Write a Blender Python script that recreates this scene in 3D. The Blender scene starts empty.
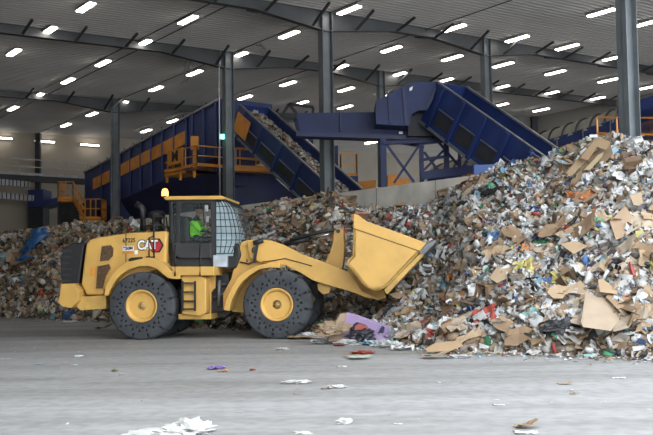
import bpy, math, random
import numpy as np
from mathutils import Vector, Matrix, noise
random.seed(7); rng = np.random.default_rng(7)
S = bpy.context.scene; COL = S.collection
V = Vector; PI = math.pi
# ------------------------------------------------------------------ camera
FPX = 917.0; CAMH = 1.52
pitch = math.atan(57.5/FPX); roll = 0.014
F_ = V((0, math.cos(pitch), math.sin(pitch))); U0 = V((0, -math.sin(pitch), math.cos(pitch))); R0 = V((1, 0, 0))
U_ = math.cos(roll)*U0 + math.sin(roll)*R0; R_ = math.cos(roll)*R0 - math.sin(roll)*U0
EYE = V((0, 0, CAMH))
cd = bpy.data.cameras.new('camera'); cam = bpy.data.objects.new('camera', cd); COL.objects.link(cam)
cd.sensor_width = 36; cd.lens = 36*FPX/653; cd.clip_end = 500
cam.matrix_world = Matrix(((R_.x, U_.x, -F_.x, 0), (R_.y, U_.y, -F_.y, 0), (R_.z, U_.z, -F_.z, CAMH), (0, 0, 0, 1)))
S.camera = cam
def ray(u, v): return F_*FPX + R_*(u-326.5) - U_*(v-217.5)
def at(u, v, Y):                      # point of the place seen at (u,v) at distance Y
    d = ray(u, v); return EYE + d*(Y/d.y)
def ground(u, v, z=0.0):
    d = ray(u, v); return EYE + d*((z-CAMH)/d.z)
def on_plane(u, v, p, n):
    d = ray(u, v); return EYE + d*((p-EYE).dot(n)/d.dot(n))
def proj(p):
    q = p-EYE; w = q.dot(F_); return 326.5+FPX*q.dot(R_)/w, 217.5-FPX*q.dot(U_)/w
def plan_on_line(u, P, D):            # point on the plan line P+t*D seen in picture column u (near the horizon)
    d = ray(u, 275); a = np.array([[d.x, -D.x], [d.y, -D.y]]); s, t = np.linalg.solve(a, np.array([P.x, P.y]))
    return t
# ------------------------------------------------------------------ materials
def mat(name, col, rough=.6, metal=0.0, var=.12, scale=3.0, bump=0.0, bscale=30, col2=None, alpha=None, emit=None, attr=None):
    m = bpy.data.materials.new(name); m.use_nodes = True; nt = m.node_tree; N = nt.nodes; Lk = nt.links
    b = N['Principled BSDF']; b.inputs['Roughness'].default_value = rough; b.inputs['Metallic'].default_value = metal
    tc = N.new('ShaderNodeTexCoord')
    src = None
    if attr == 'object':
        oi = N.new('ShaderNodeObjectInfo'); src = oi.outputs['Color']
    elif attr:
        at_ = N.new('ShaderNodeAttribute'); at_.attribute_name = attr; src = at_.outputs['Color']
    n = N.new('ShaderNodeTexNoise'); n.inputs['Scale'].default_value = scale; n.inputs['Detail'].default_value = 5
    Lk.new(tc.outputs['Object'], n.inputs['Vector'])
    if src is None:
        r = N.new('ShaderNodeValToRGB'); c = r.color_ramp
        c2 = col2 if col2 else tuple(x*(1-var*2) for x in col)
        c.elements[0].color = (*c2, 1); c.elements[1].color = (*[min(1, x*(1+var)) for x in col], 1)
        c.elements[0].position = .3; c.elements[1].position = .62
        Lk.new(n.outputs['Fac'], r.inputs['Fac']); Lk.new(r.outputs['Color'], b.inputs['Base Color'])
    else:
        r = N.new('ShaderNodeMixRGB'); r.blend_type = 'MULTIPLY'; r.inputs[0].default_value = .5
        Lk.new(src, r.inputs[1]); Lk.new(n.outputs['Fac'], r.inputs[2]); Lk.new(r.outputs[0], b.inputs['Base Color'])
    if bump:
        n2 = N.new('ShaderNodeTexNoise'); n2.inputs['Scale'].default_value = bscale; Lk.new(tc.outputs['Object'], n2.inputs['Vector'])
        bp = N.new('ShaderNodeBump'); bp.inputs['Strength'].default_value = bump; bp.inputs['Distance'].default_value = .02
        Lk.new(n2.outputs['Fac'], bp.inputs['Height']); Lk.new(bp.outputs['Normal'], b.inputs['Normal'])
    if alpha is not None: b.inputs['Alpha'].default_value = alpha
    if emit: b.inputs['Emission Color'].default_value = (*emit[:3], 1); b.inputs['Emission Strength'].default_value = emit[3]
    return m
M = {}
M['yellow'] = mat('yellow_paint', (.66, .39, .10), .42, 0, .07, 1.6, .05)
M['yellow2'] = mat('yellow_paint_worn', (.60, .37, .10), .5, 0, .12, 2.5, .05)
M['black'] = mat('black_plastic', (.018, .019, .021), .5)
M['dark'] = mat('dark_steel', (.045, .046, .05), .5, .2)
M['grey'] = mat('grey_steel', (.16, .165, .175), .45, .5)
M['tyre'] = mat('dusty_rubber', (.050, .055, .061), .85, 0, .3, 2.2, .03, 20, col2=(.036, .039, .043))
M['hub'] = mat('hub_yellow', (.42, .27, .10), .5, 0, .15, 6)
M['grille'] = mat('brown_mesh', (.10, .055, .025), .7, 0, .4, 40)
M['chrome'] = mat('chrome', (.75, .77, .8), .18, 1)
M['glass'] = mat('cab_glass', (.20, .25, .25), .06, 0, .05, alpha=.07)
M['screen'] = mat('painted_reflection_windscreen', (.55, .70, .76), .12, 0, .1, 4, alpha=.8)  # bright reflection in the windscreen put into its pale, nearly opaque colour
M['white'] = mat('white_decal', (.8, .8, .78), .5)
M['paleblue'] = mat('pale_box_paint', (.50, .57, .62), .5)
M['red'] = mat('red_decal', (.45, .02, .03), .5)
M['ink'] = mat('black_decal', (.015, .015, .015), .5)
M['hivis'] = mat('hivis_fabric', (.24, .85, .03), .8, 0, .1, 8)
M['skin'] = mat('skin', (.42, .24, .16), .6)
M['trouser'] = mat('dark_trousers', (.03, .035, .05), .8)
M['seat'] = mat('seat_fabric', (.03, .03, .032), .8)
M['amber'] = mat('amber_lamp', (1, .45, .1), .3, emit=(1, .36, .06, 3.2))
M['col'] = mat('column_paint', (.125, .14, .15), .45, .1, .12, 1.2)
M['beam'] = mat('beam_paint', (.075, .078, .082), .5, .1, .15, .6)
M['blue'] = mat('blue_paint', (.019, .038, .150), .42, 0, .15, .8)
M['navy'] = mat('blue_paint_dimmed', (.013, .024, .092), .6, 0, .15, .8)  # same blue paint, darkened to offset daylight on camera-facing faces
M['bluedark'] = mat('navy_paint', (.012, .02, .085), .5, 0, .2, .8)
M['bluebright'] = mat('bright_blue_paint', (.02, .075, .27), .45, 0, .1, .8)  # brighter blue paint of the guard plate
M['steel_edge'] = mat('bare_steel_edge', (.30, .31, .33), .4, .6)
M['orange'] = mat('orange_paint', (.68, .27, .035), .5, 0, .12, 1.5)
M['machine'] = mat('dark_machine', (.03, .03, .035), .7)
M['cover'] = mat('pale_trommel_cover', (.30, .28, .24), .7, 0, .1, 1)
M['concrete_wall'] = mat('concrete_wall', (.78, .75, .67), .85, 0, .12, .9, .15, 12)
M['cream'] = mat('cream_panel', (.36, .315, .25), .7, 0, .07, .3)
M['greywall'] = mat('grey_panel', (.24, .23, .21), .7, 0, .07, .3)
M['tube'] = mat('lamp_tube', (1, 1, 1), .4, emit=(1, .93, .84, 10))
M['galv'] = mat('galvanised', (.35, .36, .37), .45, .5)
M['green_lamp'] = mat('green_lamp', (.1, .9, .5), .4, emit=(.1, 1, .45, 5))
M['belt'] = mat('rubber_belt', (.05, .045, .04), .9)
M['litter'] = mat('litter_surface', (1, 1, 1), .75, 0, attr='Col', scale=9)
M['litobj'] = mat('litter_item', (1, 1, 1), .65, 0, attr='object', scale=3)
M['film'] = mat('plastic_film', (1, 1, 1), .3, 0, attr='object', scale=5)
M['kraft'] = mat('kraft_card', (1, 1, 1), .85, 0, attr='object', scale=2)
M['mound'] = mat('packed_waste', (.22, .18, .14), .95, 0, .5, 5, .6, 14)
def floor_mat():
    m = bpy.data.materials.new('worn_concrete'); m.use_nodes = True; nt = m.node_tree; N = nt.nodes; Lk = nt.links
    b = N['Principled BSDF']; tc = N.new('ShaderNodeTexCoord'); b.inputs['Specular IOR Level'].default_value = .35
    mp = N.new('ShaderNodeMapping'); mp.inputs['Rotation'].default_value = (0, 0, -.08); mp.inputs['Scale'].default_value = (.16, 1.0, 1)
    Lk.new(tc.outputs['Object'], mp.inputs['Vector'])
    n1 = N.new('ShaderNodeTexNoise'); n1.inputs['Scale'].default_value = .9; n1.inputs['Detail'].default_value = 6; n1.inputs['Roughness'].default_value = .6
    Lk.new(mp.outputs[0], n1.inputs['Vector'])
    r = N.new('ShaderNodeValToRGB'); c = r.color_ramp
    c.elements[0].position = .36; c.elements[0].color = (.235, .23, .222, 1); c.elements[1].position = .60; c.elements[1].color = (.345, .345, .345, 1)
    Lk.new(n1.outputs['Fac'], r.inputs['Fac'])
    n2 = N.new('ShaderNodeTexNoise'); n2.inputs['Scale'].default_value = 6; n2.inputs['Detail'].default_value = 8
    Lk.new(tc.outputs['Object'], n2.inputs['Vector'])
    r2 = N.new('ShaderNodeValToRGB'); r2.color_ramp.elements[0].position = .3; r2.color_ramp.elements[0].color = (.82, .81, .80, 1); r2.color_ramp.elements[1].position = .6; r2.color_ramp.elements[1].color = (1.03, 1.03, 1.03, 1)
    Lk.new(n2.outputs['Fac'], r2.inputs['Fac'])
    mx = N.new('ShaderNodeMixRGB'); mx.blend_type = 'MULTIPLY'; mx.inputs[0].default_value = 1
    Lk.new(r.outputs[0], mx.inputs[1]); Lk.new(r2.outputs[0], mx.inputs[2])
    # brown trodden-in grime along the foot of the heap, where the loader works
    sp = N.new('ShaderNodeSeparateXYZ'); Lk.new(tc.outputs['Object'], sp.inputs[0])
    ma = N.new('ShaderNodeMath'); ma.operation = 'MULTIPLY_ADD'; ma.inputs[1].default_value = .10; Lk.new(sp.outputs['X'], ma.inputs[0]); Lk.new(sp.outputs['Y'], ma.inputs[2])
    mb = N.new('ShaderNodeMath'); mb.operation = 'MULTIPLY_ADD'; mb.inputs[1].default_value = 3.0; Lk.new(n1.outputs['Fac'], mb.inputs[0]); Lk.new(ma.outputs[0], mb.inputs[2])
    mr = N.new('ShaderNodeMapRange'); mr.inputs['From Min'].default_value = 22.3; mr.inputs['From Max'].default_value = 25.5; Lk.new(mb.outputs[0], mr.inputs['Value'])
    mg = N.new('ShaderNodeMixRGB'); mg.inputs[2].default_value = (.26, .215, .17, 1)
    mq = N.new('ShaderNodeMath'); mq.operation = 'MULTIPLY'; mq.inputs[1].default_value = .8; Lk.new(mr.outputs[0], mq.inputs[0])
    Lk.new(mq.outputs[0], mg.inputs[0]); Lk.new(mx.outputs[0], mg.inputs[1]); Lk.new(mg.outputs[0], b.inputs['Base Color'])
    b.inputs['Roughness'].default_value = .6
    bp = N.new('ShaderNodeBump'); bp.inputs['Strength'].default_value = .15; bp.inputs['Distance'].default_value = .01
    Lk.new(n2.outputs['Fac'], bp.inputs['Height']); Lk.new(bp.outputs[0], b.inputs['Normal'])
    return m
# ------------------------------------------------------------------ mesh collecting
class MB:
    def __init__(s): s.v = []; s.f = []; s.mi = []; s.sm = []
    def add(s, vs, fs, mi=0, smooth=False):
        o = len(s.v); s.v += [V(p) for p in vs]
        for f in fs: s.f.append([o+i for i in f]); s.mi.append(mi); s.sm.append(smooth)
        return s
    def box(s, a, b, mi=0, M_=None):
        x0, y0, z0 = a; x1, y1, z1 = b
        vs = [V(p) for p in ((x0,y0,z0),(x1,y0,z0),(x1,y1,z0),(x0,y1,z0),(x0,y0,z1),(x1,y0,z1),(x1,y1,z1),(x0,y1,z1))]
        if M_: vs = [M_ @ p for p in vs]
        return s.add(vs, [(0,3,2,1),(4,5,6,7),(0,1,5,4),(1,2,6,5),(2,3,7,6),(3,0,4,7)], mi)
    def prism(s, pts, ext, mi=0):
        n = len(pts); ext = V(ext); pts = [V(p) for p in pts]
        return s.add(pts+[p+ext for p in pts], [tuple(range(n))[::-1], tuple(range(n, 2*n))]+[(i, (i+1) % n, n+(i+1) % n, n+i) for i in range(n)], mi)
    def bar(s, a, b, w, h=None, mi=0, up=V((0, 0, 1))):
        a = V(a); b = V(b); h = h or w; d = (b-a).normalized()
        x = d.cross(up)
        if x.length < 1e-3: x = d.cross(V((0, 1, 0)))
        x.normalize(); y = x.cross(d)
        q = [x*w/2+y*h/2, -x*w/2+y*h/2, -x*w/2-y*h/2, x*w/2-y*h/2]
        return s.add([a+p for p in q]+[b+p for p in q], [(0,1,2,3),(7,6,5,4),(0,4,5,1),(1,5,6,2),(2,6,7,3),(3,7,4,0)], mi)
    def tube(s, pts, r, n=10, mi=0, r2=None):
        pts = [V(p) for p in pts]; rings = []
        for i, p in enumerate(pts):
            d = (pts[min(i+1, len(pts)-1)]-pts[max(i-1, 0)]).normalized()
            x = d.cross(V((0, 0, 1)))
            if x.length < 1e-2: x = d.cross(V((0, 1, 0)))
            x.normalize(); y = x.cross(d)
            rr = r if r2 is None else r+(r2-r)*i/(len(pts)-1)
            rings.append([p+x*rr*math.cos(2*PI*k/n)+y*rr*math.sin(2*PI*k/n) for k in range(n)])
        vs = [q for R in rings for q in R]; fs = []
        for i in range(len(pts)-1):
            for k in range(n): fs.append((i*n+k, i*n+(k+1) % n, (i+1)*n+(k+1) % n, (i+1)*n+k))
        s.add(vs, fs, mi, True)
        o = len(s.v)-len(vs)
        s.f.append([o+k for k in range(n)][::-1]); s.mi.append(mi); s.sm.append(False)
        s.f.append([o+(len(pts)-1)*n+k for k in range(n)]); s.mi.append(mi); s.sm.append(False)
        return s
    def lathe(s, prof, n=32, M_=None, mi=0, smooth=True):   # profile (r, h) round local Z
        vs = []; fs = []
        for r, h in prof:
            for k in range(n):
                p = V((r*math.cos(2*PI*k/n), r*math.sin(2*PI*k/n), h)); vs.append(M_ @ p if M_ else p)
        for i in range(len(prof)-1):
            for k in range(n): fs.append((i*n+k, i*n+(k+1) % n, (i+1)*n+(k+1) % n, (i+1)*n+k))
        s.add(vs, fs, mi, smooth)
        o = len(s.v)-len(vs)
        s.f.append([o+k for k in range(n)][::-1]); s.mi.append(mi); s.sm.append(False)
        s.f.append([o+(len(prof)-1)*n+k for k in range(n)]); s.mi.append(mi); s.sm.append(False)
        return s
    def mesh(s, name, mats, off=V((0, 0, 0))):
        me = bpy.data.meshes.new(name); me.from_pydata([tuple(p-off) for p in s.v], [], s.f)
        for m in (mats if isinstance(mats, (list, tuple)) else [mats]): me.materials.append(m)
        me.polygons.foreach_set('material_index', s.mi); me.polygons.foreach_set('use_smooth', s.sm)
        import bmesh
        bm = bmesh.new(); bm.from_mesh(me); bmesh.ops.recalc_face_normals(bm, faces=bm.faces[:]); bm.to_mesh(me); bm.free()
        me.update(); return me
    def build(s, name, mats, parent=None, bevel=0, local=False):
        if parent:
            off = V((0, 0, 0))
            if not local:
                off = abs_loc(parent)
        else:
            xs = [p.x for p in s.v]; ys = [p.y for p in s.v]; off = V(((min(xs)+max(xs))/2, (min(ys)+max(ys))/2, min(p.z for p in s.v)))
        o = bpy.data.objects.new(name, s.mesh(name, mats, off)); COL.objects.link(o)
        if parent: o.parent = parent
        else: o.location = off
        if bevel:
            b = o.modifiers.new('bevel', 'BEVEL'); b.width = bevel; b.segments = 2; b.limit_method = 'ANGLE'
        return o
def abs_loc(o):
    p = V((0, 0, 0))
    while o: p += o.location; o = o.parent
    return p
def tag(o, label=None, cat=None, group=None, kind=None):
    if label: o['label'] = label
    if cat: o['category'] = cat
    if group: o['group'] = group
    if kind: o['kind'] = kind
    return o
def empty(name, loc, label, cat, group=None, kind=None):
    o = bpy.data.objects.new(name, None); o.location = loc; o.empty_display_size = .3; COL.objects.link(o)
    return tag(o, label, cat, group, kind)
def text(body, size, m, parent, M_, ext=.004, name='lettering', sx=1, bold=0):
    c = bpy.data.curves.new('t', 'FONT'); c.body = body; c.size = size; c.extrude = ext; c.align_x = 'CENTER'; c.align_y = 'CENTER'; c.offset = bold
    t = bpy.data.objects.new('t', c); COL.objects.link(t)
    dg = bpy.context.evaluated_depsgraph_get(); me = bpy.data.meshes.new_from_object(t.evaluated_get(dg))
    bpy.data.objects.remove(t); me.materials.clear(); me.materials.append(m)
    me.transform(M_ @ Matrix.Diagonal((sx, 1, 1, 1)))
    o = bpy.data.objects.new(name, me); COL.objects.link(o); o.parent = parent; return o

# ------------------------------------------------------------------ directions of the building
E1 = ray(-375, 303).normalized(); E2 = ray(1530, 214).normalized()      # along the lamp rows / along the frames (in the roof slope)
h1 = V((E1.x, E1.y, 0)).normalized(); h2 = V((-h1.y, h1.x, 0)); 
if h2.dot(E2) < 0: h2 = -h2
NR = E1.cross(E2).normalized()
if NR.z < 0: NR = -NR
C0 = at(327.3, 195, 38); C0.z = 0                                          # foot of the middle column
PR = at(325, 10, 38)                                                     # roof above it
def roof(u, v, dz=0): p = on_plane(u, v, PR, NR); return p+V((0, 0, dz))
def roofz(x, y): return PR.z - ((x-PR.x)*NR.x+(y-PR.y)*NR.y)/NR.z
def zr(p): return roofz(p.x, p.y)
# ------------------------------------------------------------------ floor, roof, walls
MB().box((-90, -6, -.3), (70, 130, 0)).build('floor', floor_mat())
bpy.data.objects['floor']['kind'] = 'structure'
def ceil_mat():
    return mat('ribbed_liner', (.47, .45, .425), .6, 0, .04, .4)
mb = MB(); s0, s1 = -22.0, 75.0; step = .30
prof = []; s = s0
while s < s1:
    prof += [(s, 0), (s+.19, 0), (s+.20, -.08), (s+.29, -.08)]; s += step
q0, q1 = -70, 70
vs = []
for ss, dz in prof:
    for q in (q0, q1):
        b = PR + h1*ss + h2*q; vs.append(V((b.x, b.y, roofz(b.x, b.y)+dz)))
mb.add(vs, [(2*i, 2*i+1, 2*i+3, 2*i+2) for i in range(len(prof)-1)])
mb.add([p+V((0, 0, .35)) for p in (vs[0], vs[1], vs[-1], vs[-2])], [(0, 1, 2, 3)])
tag(mb.build('ceiling', ceil_mat()), kind='structure')
def wall(name, A, B, z0, m, thick=.3, top=None):
    n = V((-(B-A).y, (B-A).x, 0)).normalized()*thick
    if n.y < 0 and abs(n.y) > .1: n = -n
    mb = MB(); ta = top if top else None
    vs = [V((A.x, A.y, z0)), V((B.x, B.y, z0)), V((B.x, B.y, ta or zr(B))), V((A.x, A.y, ta or zr(A)))]
    mb.prism(vs, n); return tag(mb.build(name, m), kind='structure')
Bk = roof(45, 133); BkR = roof(520, 115)
qa = (V((-10,0,0))-Bk).dot(h2); qb = plan_on_line(560, Bk, h2)
wall('wall_back', Bk+h2*qa, Bk+h2*qb, 0, M['cream'])
BR0 = BkR+h2*plan_on_line(470, BkR, h2); BR1 = BkR+h2*plan_on_line(538, BkR, h2)
wall('wall_side', BR1, BR1-h1*60, 0, M['greywall'])
wall('wall_right', BR0, BR1, 0, M['greywall'])
WL = Bk+h2*qa
wall('wall_left', WL, WL-h1*(75), 0, M['cream'])
print('DEPTHS back', Bk, 'right', BkR, 'roofC0', zr(C0))
# concrete push wall
WT = 4.6
W0 = at(430, 181, 1); d = ray(430, 181); W0 = EYE+d*((WT-CAMH)/d.z)
def wallp(u): return W0+h1*plan_on_line(u, W0, h1)
A = wallp(100); B = wallp(690)
wb = MB(); hn = h2*.35
base = [V((A.x, A.y, 0)), V((B.x, B.y, 0)), V((B.x, B.y, WT)), V((A.x, A.y, WT))]
wb.prism(base, hn)
tag(wb.build('wall_push', M['concrete_wall']), kind='structure')
mb = MB()
for k in range(0, 12): 
    p = A+(B-A)*(k/12); mb.bar(V((p.x, p.y, 0))-h2*.01, V((p.x, p.y, WT))-h2*.005, .012, .012)
tag(mb.build('trim_1', M['grey']), kind='structure')
# ------------------------------------------------------------------ columns
def column(p, w, label, extra=True):
    p = V((p.x, p.y, 0)); top = zr(p)-.02
    r = empty('steel_column', p, label, 'column', 'steel columns carrying the roof')
    mb = MB(); t = .03
    for sgn in (-1, 1):                                   # I-section, flanges across the frame direction
        c = p+h2*sgn*(w/2)
        mb.prism([c-h1*w*.33, c+h1*w*.33, c+h1*w*.33+h2*t, c-h1*w*.33+h2*t], (0, 0, top))
    mb.prism([p-h2*w/2-h1*t/2, p+h2*w/2-h1*t/2, p+h2*w/2+h1*t/2, p-h2*w/2+h1*t/2], (0, 0, top))
    mb.build('shaft', M['col'], r)
    cp = MB(); cp.prism([p-h2*w*.62-h1*w*.4, p+h2*w*.62-h1*w*.4, p+h2*w*.62+h1*w*.4, p-h2*w*.62+h1*w*.4], (0, 0, .04))
    cp.build('base_plate', M['dark'], r)
    return r
def on_row(u, P, D): t = plan_on_line(u, P, D); return t, P+D*t
sA, cA = on_row(635, C0, h1); s2, c2 = on_row(229.3, C0, h1); s3, c3 = on_row(115, C0, h1)
q1_, c1b = on_row(491, C0, h2)
c2b = c2+h2*plan_on_line(384, c2, h2)
print('columns s', sA, s2, s3, 'q', q1_, cA, c2, c3, c1b, c2b)
column(C0, .50, 'grey steel roof column in the centre, in front of the left inclined conveyor')
column(cA, .52, 'large near grey steel column rising from the right heap')
r2 = column(c2, .46, 'grey steel column with a thin pipe and green lamp, right of the yellow guard platform')
r3 = column(c3, .42, 'grey steel column in front of the long blue drum housing at left')
column(c1b, .46, 'grey steel column rising behind the right blue inclined conveyor')
column(c2b, .40, 'distant thin grey column above the blue transfer housing')
mb = MB(); e = c2-h2*.55-h1*.1
mb.tube([V((e.x, e.y, 0)), V((e.x, e.y, zr(e)-1.0)), V((e.x+.1, e.y, zr(e)-.1))], .035); mb.build('pipe', M['galv'], r2)
g = V((c2.x, c2.y, at(222, 138, c2.y).z))-h2*.45-h1*.2
MB().box(g-V((.09, .09, .1)), g+V((.09, .09, .1))).build('signal_lamp', M['green_lamp'], r2)
e = c3-h2*.32-h1*.2
mb = MB().tube([V((e.x, e.y, 0)), V((e.x, e.y, zr(e)-.7)), V((e.x+.8, e.y-.3, zr(e)-.12))], .05); mb.build('pipe', M['galv'], r3)
# wall posts at the far walls
for u in (36,):
    p = Bk+h2*plan_on_line(u, Bk, h2)-h1*.3; p.z = 0
    mb = MB().bar(p, V((p.x, p.y, zr(p)-.1)), .35, .35); tag(mb.build('wall_post', M['machine']), 'dark steel post on the pale back wall at far left', 'column')
p = BR1-h2*.3-h1*.3; p.z = 0
tag(MB().bar(p, V((p.x, p.y, zr(p)-.1)), .4, .4).build('wall_post', M['machine']), 'dark post in the wall corner above the right drum cover', 'column')
# ------------------------------------------------------------------ roof beams
def rbeam(s, qs, label, qlo=-45, qhi=45, d0=.42, d1=.88):
    base = V((C0.x, C0.y, 0))+h1*s
    r = empty('roof_beam', V((base.x, base.y, zr(base)-1)), label, 'beam', 'steel roof frames')
    def dep(q): return d0+(d1-d0)*max(0, 1-min(abs(q-k) for k in qs)/3.6)
    ks = sorted(set([qlo+i*(qhi-qlo)/40 for i in range(41)]+[k+dx for k in qs for dx in (-3.6, -.3, 0, .3, 3.6)]))
    top = []; bot = []
    for q in ks:
        p = base+h2*q; z = zr(p)-.05; top.append(V((p.x, p.y, z))); bot.append(V((p.x, p.y, z-dep(q))))
    web = MB(); n = len(ks); vs = [p-h1*.01 for p in top]+[p-h1*.01 for p in bot]+[p+h1*.01 for p in top]+[p+h1*.01 for p in bot]
    fs = []
    for i in range(n-1): fs += [(i, i+1, n+i+1, n+i), (2*n+i, 3*n+i, 3*n+i+1, 2*n+i+1)]
    web.add(vs, fs); web.build('web', M['beam'], r)
    for nm, L in (('lower_flange', bot), ('upper_flange', top)):
        fl = MB(); vs = []
        for p in L: vs += [p-h1*.14, p+h1*.14, p+h1*.14+V((0, 0, .035)), p-h1*.14+V((0, 0, .035))]
        fs = []
        for i in range(n-1):
            for a in range(4): fs.append((4*i+a, 4*i+(a+1) % 4, 4*i+4+(a+1) % 4, 4*i+4+a))
        fl.add(vs, fs); fl.build(nm, M['beam'], r)
    q = qlo+2
    i = 0
    while q < qhi:
        p = base+h2*q; z = zr(p)-.05-dep(q)
        for sg in ((-1, 1) if i % 2 else (-1,)):
            e = p+h1*sg*1.25; b = MB().bar(V((p.x, p.y, z+.02)), V((e.x, e.y, zr(e)-.1)), .09, .09)
            u, v = proj(V((p.x, p.y, z)))
            if -40 < u < 690 and v > -40: b.build('flange_brace', M['dark'], r)
        q += 2.35; i += 1
rbeam(0, [0, q1_], 'nearest visible deep roof beam running from the central column to the right edge')
rbeam(s2, [0, (c2b-c2).dot(h2)], 'middle roof beam over the column with the green lamp')
rbeam(s3, [0, 11], 'far roof beam over the left column')
mb = None
# purlin-line conduits
for (u, v) in ((188, 12), (201, 16), (482, 7.5), (289, 27)):
    p = roof(u, v); pts = []
    for t in (-14, 34): 
        q = p+h1*t; pts.append(V((q.x, q.y, zr(q)-.12)))
    tag(MB().tube(pts, .022, 6).build('conduit', M['dark']), {188: 'thin dark conduit under the left ceiling, left of its pair', 201: 'thin dark conduit under the left ceiling, right of its pair', 482: 'thin conduit on the ribbed ceiling right of the upper middle', 289: 'thin conduit along the second lamp row from the left'}[u], 'conduit')
# ------------------------------------------------------------------ ceiling lamps
rows = {'leftmost': [(86,2),(49,26),(14,48)],
 'second': [(188,15),(143,39),(103,59),(68,77),(38,92),(13,105),(0,138)],
 'third': [(289,30),(239,51),(194.5,69),(156,85),(122,100),(92,111),(66,122)],
 'fourth': [(349,5),(454,23.5),(391,45),(339,63.5),(288,80),(245,94),(173,118),(146,128)],
 'fifth': [(601,8),(517,34.5),(452,54),(397,71),(346,86),(301,99.7)],
 'sixth': [(646,19),(567,43),(503,61),(444,77),(389,92),(345,104),(309,113)],
 'seventh': [(614,54),(555,69),(500,84)], 'eighth': [(608,77),(549.6,90),(500,102)], 'rightmost': [(649,84),(595.6,95.5),(541,107)]}
rows['second'].pop()
lampL = 1.32
ldir = h1
def lamp_mesh():
    a = MB(); a.box((-lampL/2-.05, -.17, .0), (lampL/2+.05, .17, .07)); b = MB(); b.box((-lampL/2, -.13, -.045), (lampL/2, .13, .0))
    return a.mesh('lamp_housing', M['galv']), b.mesh('lamp_diffuser', M['tube'])
ha, hb = lamp_mesh(); ang = math.atan2(h1.y, h1.x); slope = math.atan2(zr(PR+h1)-zr(PR), 1)
ordn = ['nearest', 'second nearest', 'third nearest', 'fourth nearest', 'fifth nearest', 'sixth nearest', 'seventh nearest', 'eighth nearest', 'ninth nearest']
for rn, L in rows.items():
    pts = [roof(u, v, -.2) for u, v in L]
    order = sorted(range(len(L)), key=lambda i: pts[i].y)
    for k, i in enumerate(order):
        r = empty('ceiling_light', pts[i], f"{ordn[k]} ceiling light in the {rn} lamp row{'' if 'most' in rn else ' from the left'}", 'light', 'ceiling lights')
        r.rotation_euler = (0, -slope, ang)
        for nm, me in (('housing', ha), ('diffuser', hb)):
            o = bpy.data.objects.new(nm, me); COL.objects.link(o); o.parent = r
        
        for hx_ in (-.5, .5): MB().bar(V((hx_, 0, .05)), V((hx_, 0, .2)), .03).build('hanger', M['dark'], r, local=True)
for (u, v, lb) in ((2, 138, 'tube light high on the back wall at the left edge'), (45, 141.5, 'tube light on the back wall right of the dark post'), (90, 145, 'tube light on the back wall beside the left column')):
    p = on_plane(u, v, Bk-h1*.25, h1)
    r = empty('wall_light', p, lb, 'light', 'tube lights on the back wall')
    MB().bar(p-h2*.7, p+h2*.7, .08, .08).build('tube', M['tube'], r); MB().bar(p-h2*.75+h1*.12, p+h2*.75+h1*.12, .12, .16).build('bracket', M['galv'], r)
p = at(374, 142, 56); r = empty('wall_light', p, 'small light under the blue overhead conveyor housing', 'light')
MB().bar(p-h1*.8, p+h1*.8, .12, .1).build('tube', M['tube'], r); MB().bar(p-h1*.8+V((0,0,.1)), p+h1*.8+V((0,0,.1)), .16, .08).build('bracket', M['galv'], r)
# ------------------------------------------------------------------ sorting plant
def conveyor(P, top, w, hgt, tan, tlo, thi, label, panel=False, nbr=7):
    """side-walled belt rising along h1; P on the upper edge of its left wall."""
    c = (h1+V((0, 0, tan))).normalized(); nu = (V((0, 0, 1))-c*c.z).normalized()
    if nu.z < 0: nu = -nu
    r = empty('inclined_conveyor', P-V((0, 0, hgt)), label, 'conveyor', 'blue inclined conveyors')
    A, B = P+c*tlo, P+c*thi
    for side, nm in ((0, 'side_wall'), (1, 'side_wall')):
        o = h2*w*side; t = h2*.06*(1 if side else -1)
        H = hgt if side == 0 else hgt*.62
        MB().prism([A+o, B+o, B+o-nu*hgt, A+o-nu*hgt], t).build(nm, M['blue'], r)
        MB().bar(A+o, B+o, .12, .07).build('top_rail', M['steel_edge'], r)
    MB().prism([B-nu*.02, B+h2*w-nu*.02, B+h2*w-nu*hgt*.6, B-nu*hgt*.6], c*.06).build('head_plate', M['blue'], r)
    fl = MB().prism([A-nu*.75, B-nu*.75, B+h2*w-nu*.75, A+h2*w-nu*.75], -nu*.08); fl.build('belt', M['belt'], r)
    un = MB().prism([A-nu*(hgt-.05), B-nu*(hgt-.05), B+h2*w-nu*(hgt-.05), A+h2*w-nu*(hgt-.05)], -nu*.05); un.build('underpan', M['machine'], r)
    for k in range(nbr):                                 # raised stiffener ribs across the near wall
        q = A+(B-A)*((k+.5)/nbr)-h2*.16
        MB().prism([q, q+c*.16, q+c*.16-nu*hgt, q-nu*hgt], -h2*.16+h2*.1).build('stiffener', M['blue'], r)
    for k in range(nbr):                                 # long dark openings with the return rollers
        a = A+(B-A)*((k+.62)/nbr); b = A+(B-A)*((k+1.43)/nbr)
        if k == nbr-1: continue
        MB().prism([a-h2*.09-nu*hgt*.54, b-h2*.09-nu*hgt*.54, b-h2*.09-nu*hgt*.86, a-h2*.09-nu*hgt*.86], h2*.02).build('roller_opening', M['machine'], r)
        MB().bar(a-h2*.11-nu*hgt*.48, b-h2*.11-nu*hgt*.48, .05, .04).build('lip', M['steel_edge'], r)
    MB().bar(A-nu*hgt-h2*.1, B-nu*hgt-h2*.1, .10, .10).build('lower_rail', M['steel_edge'], r)
    return r, c, nu, A, B
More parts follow.
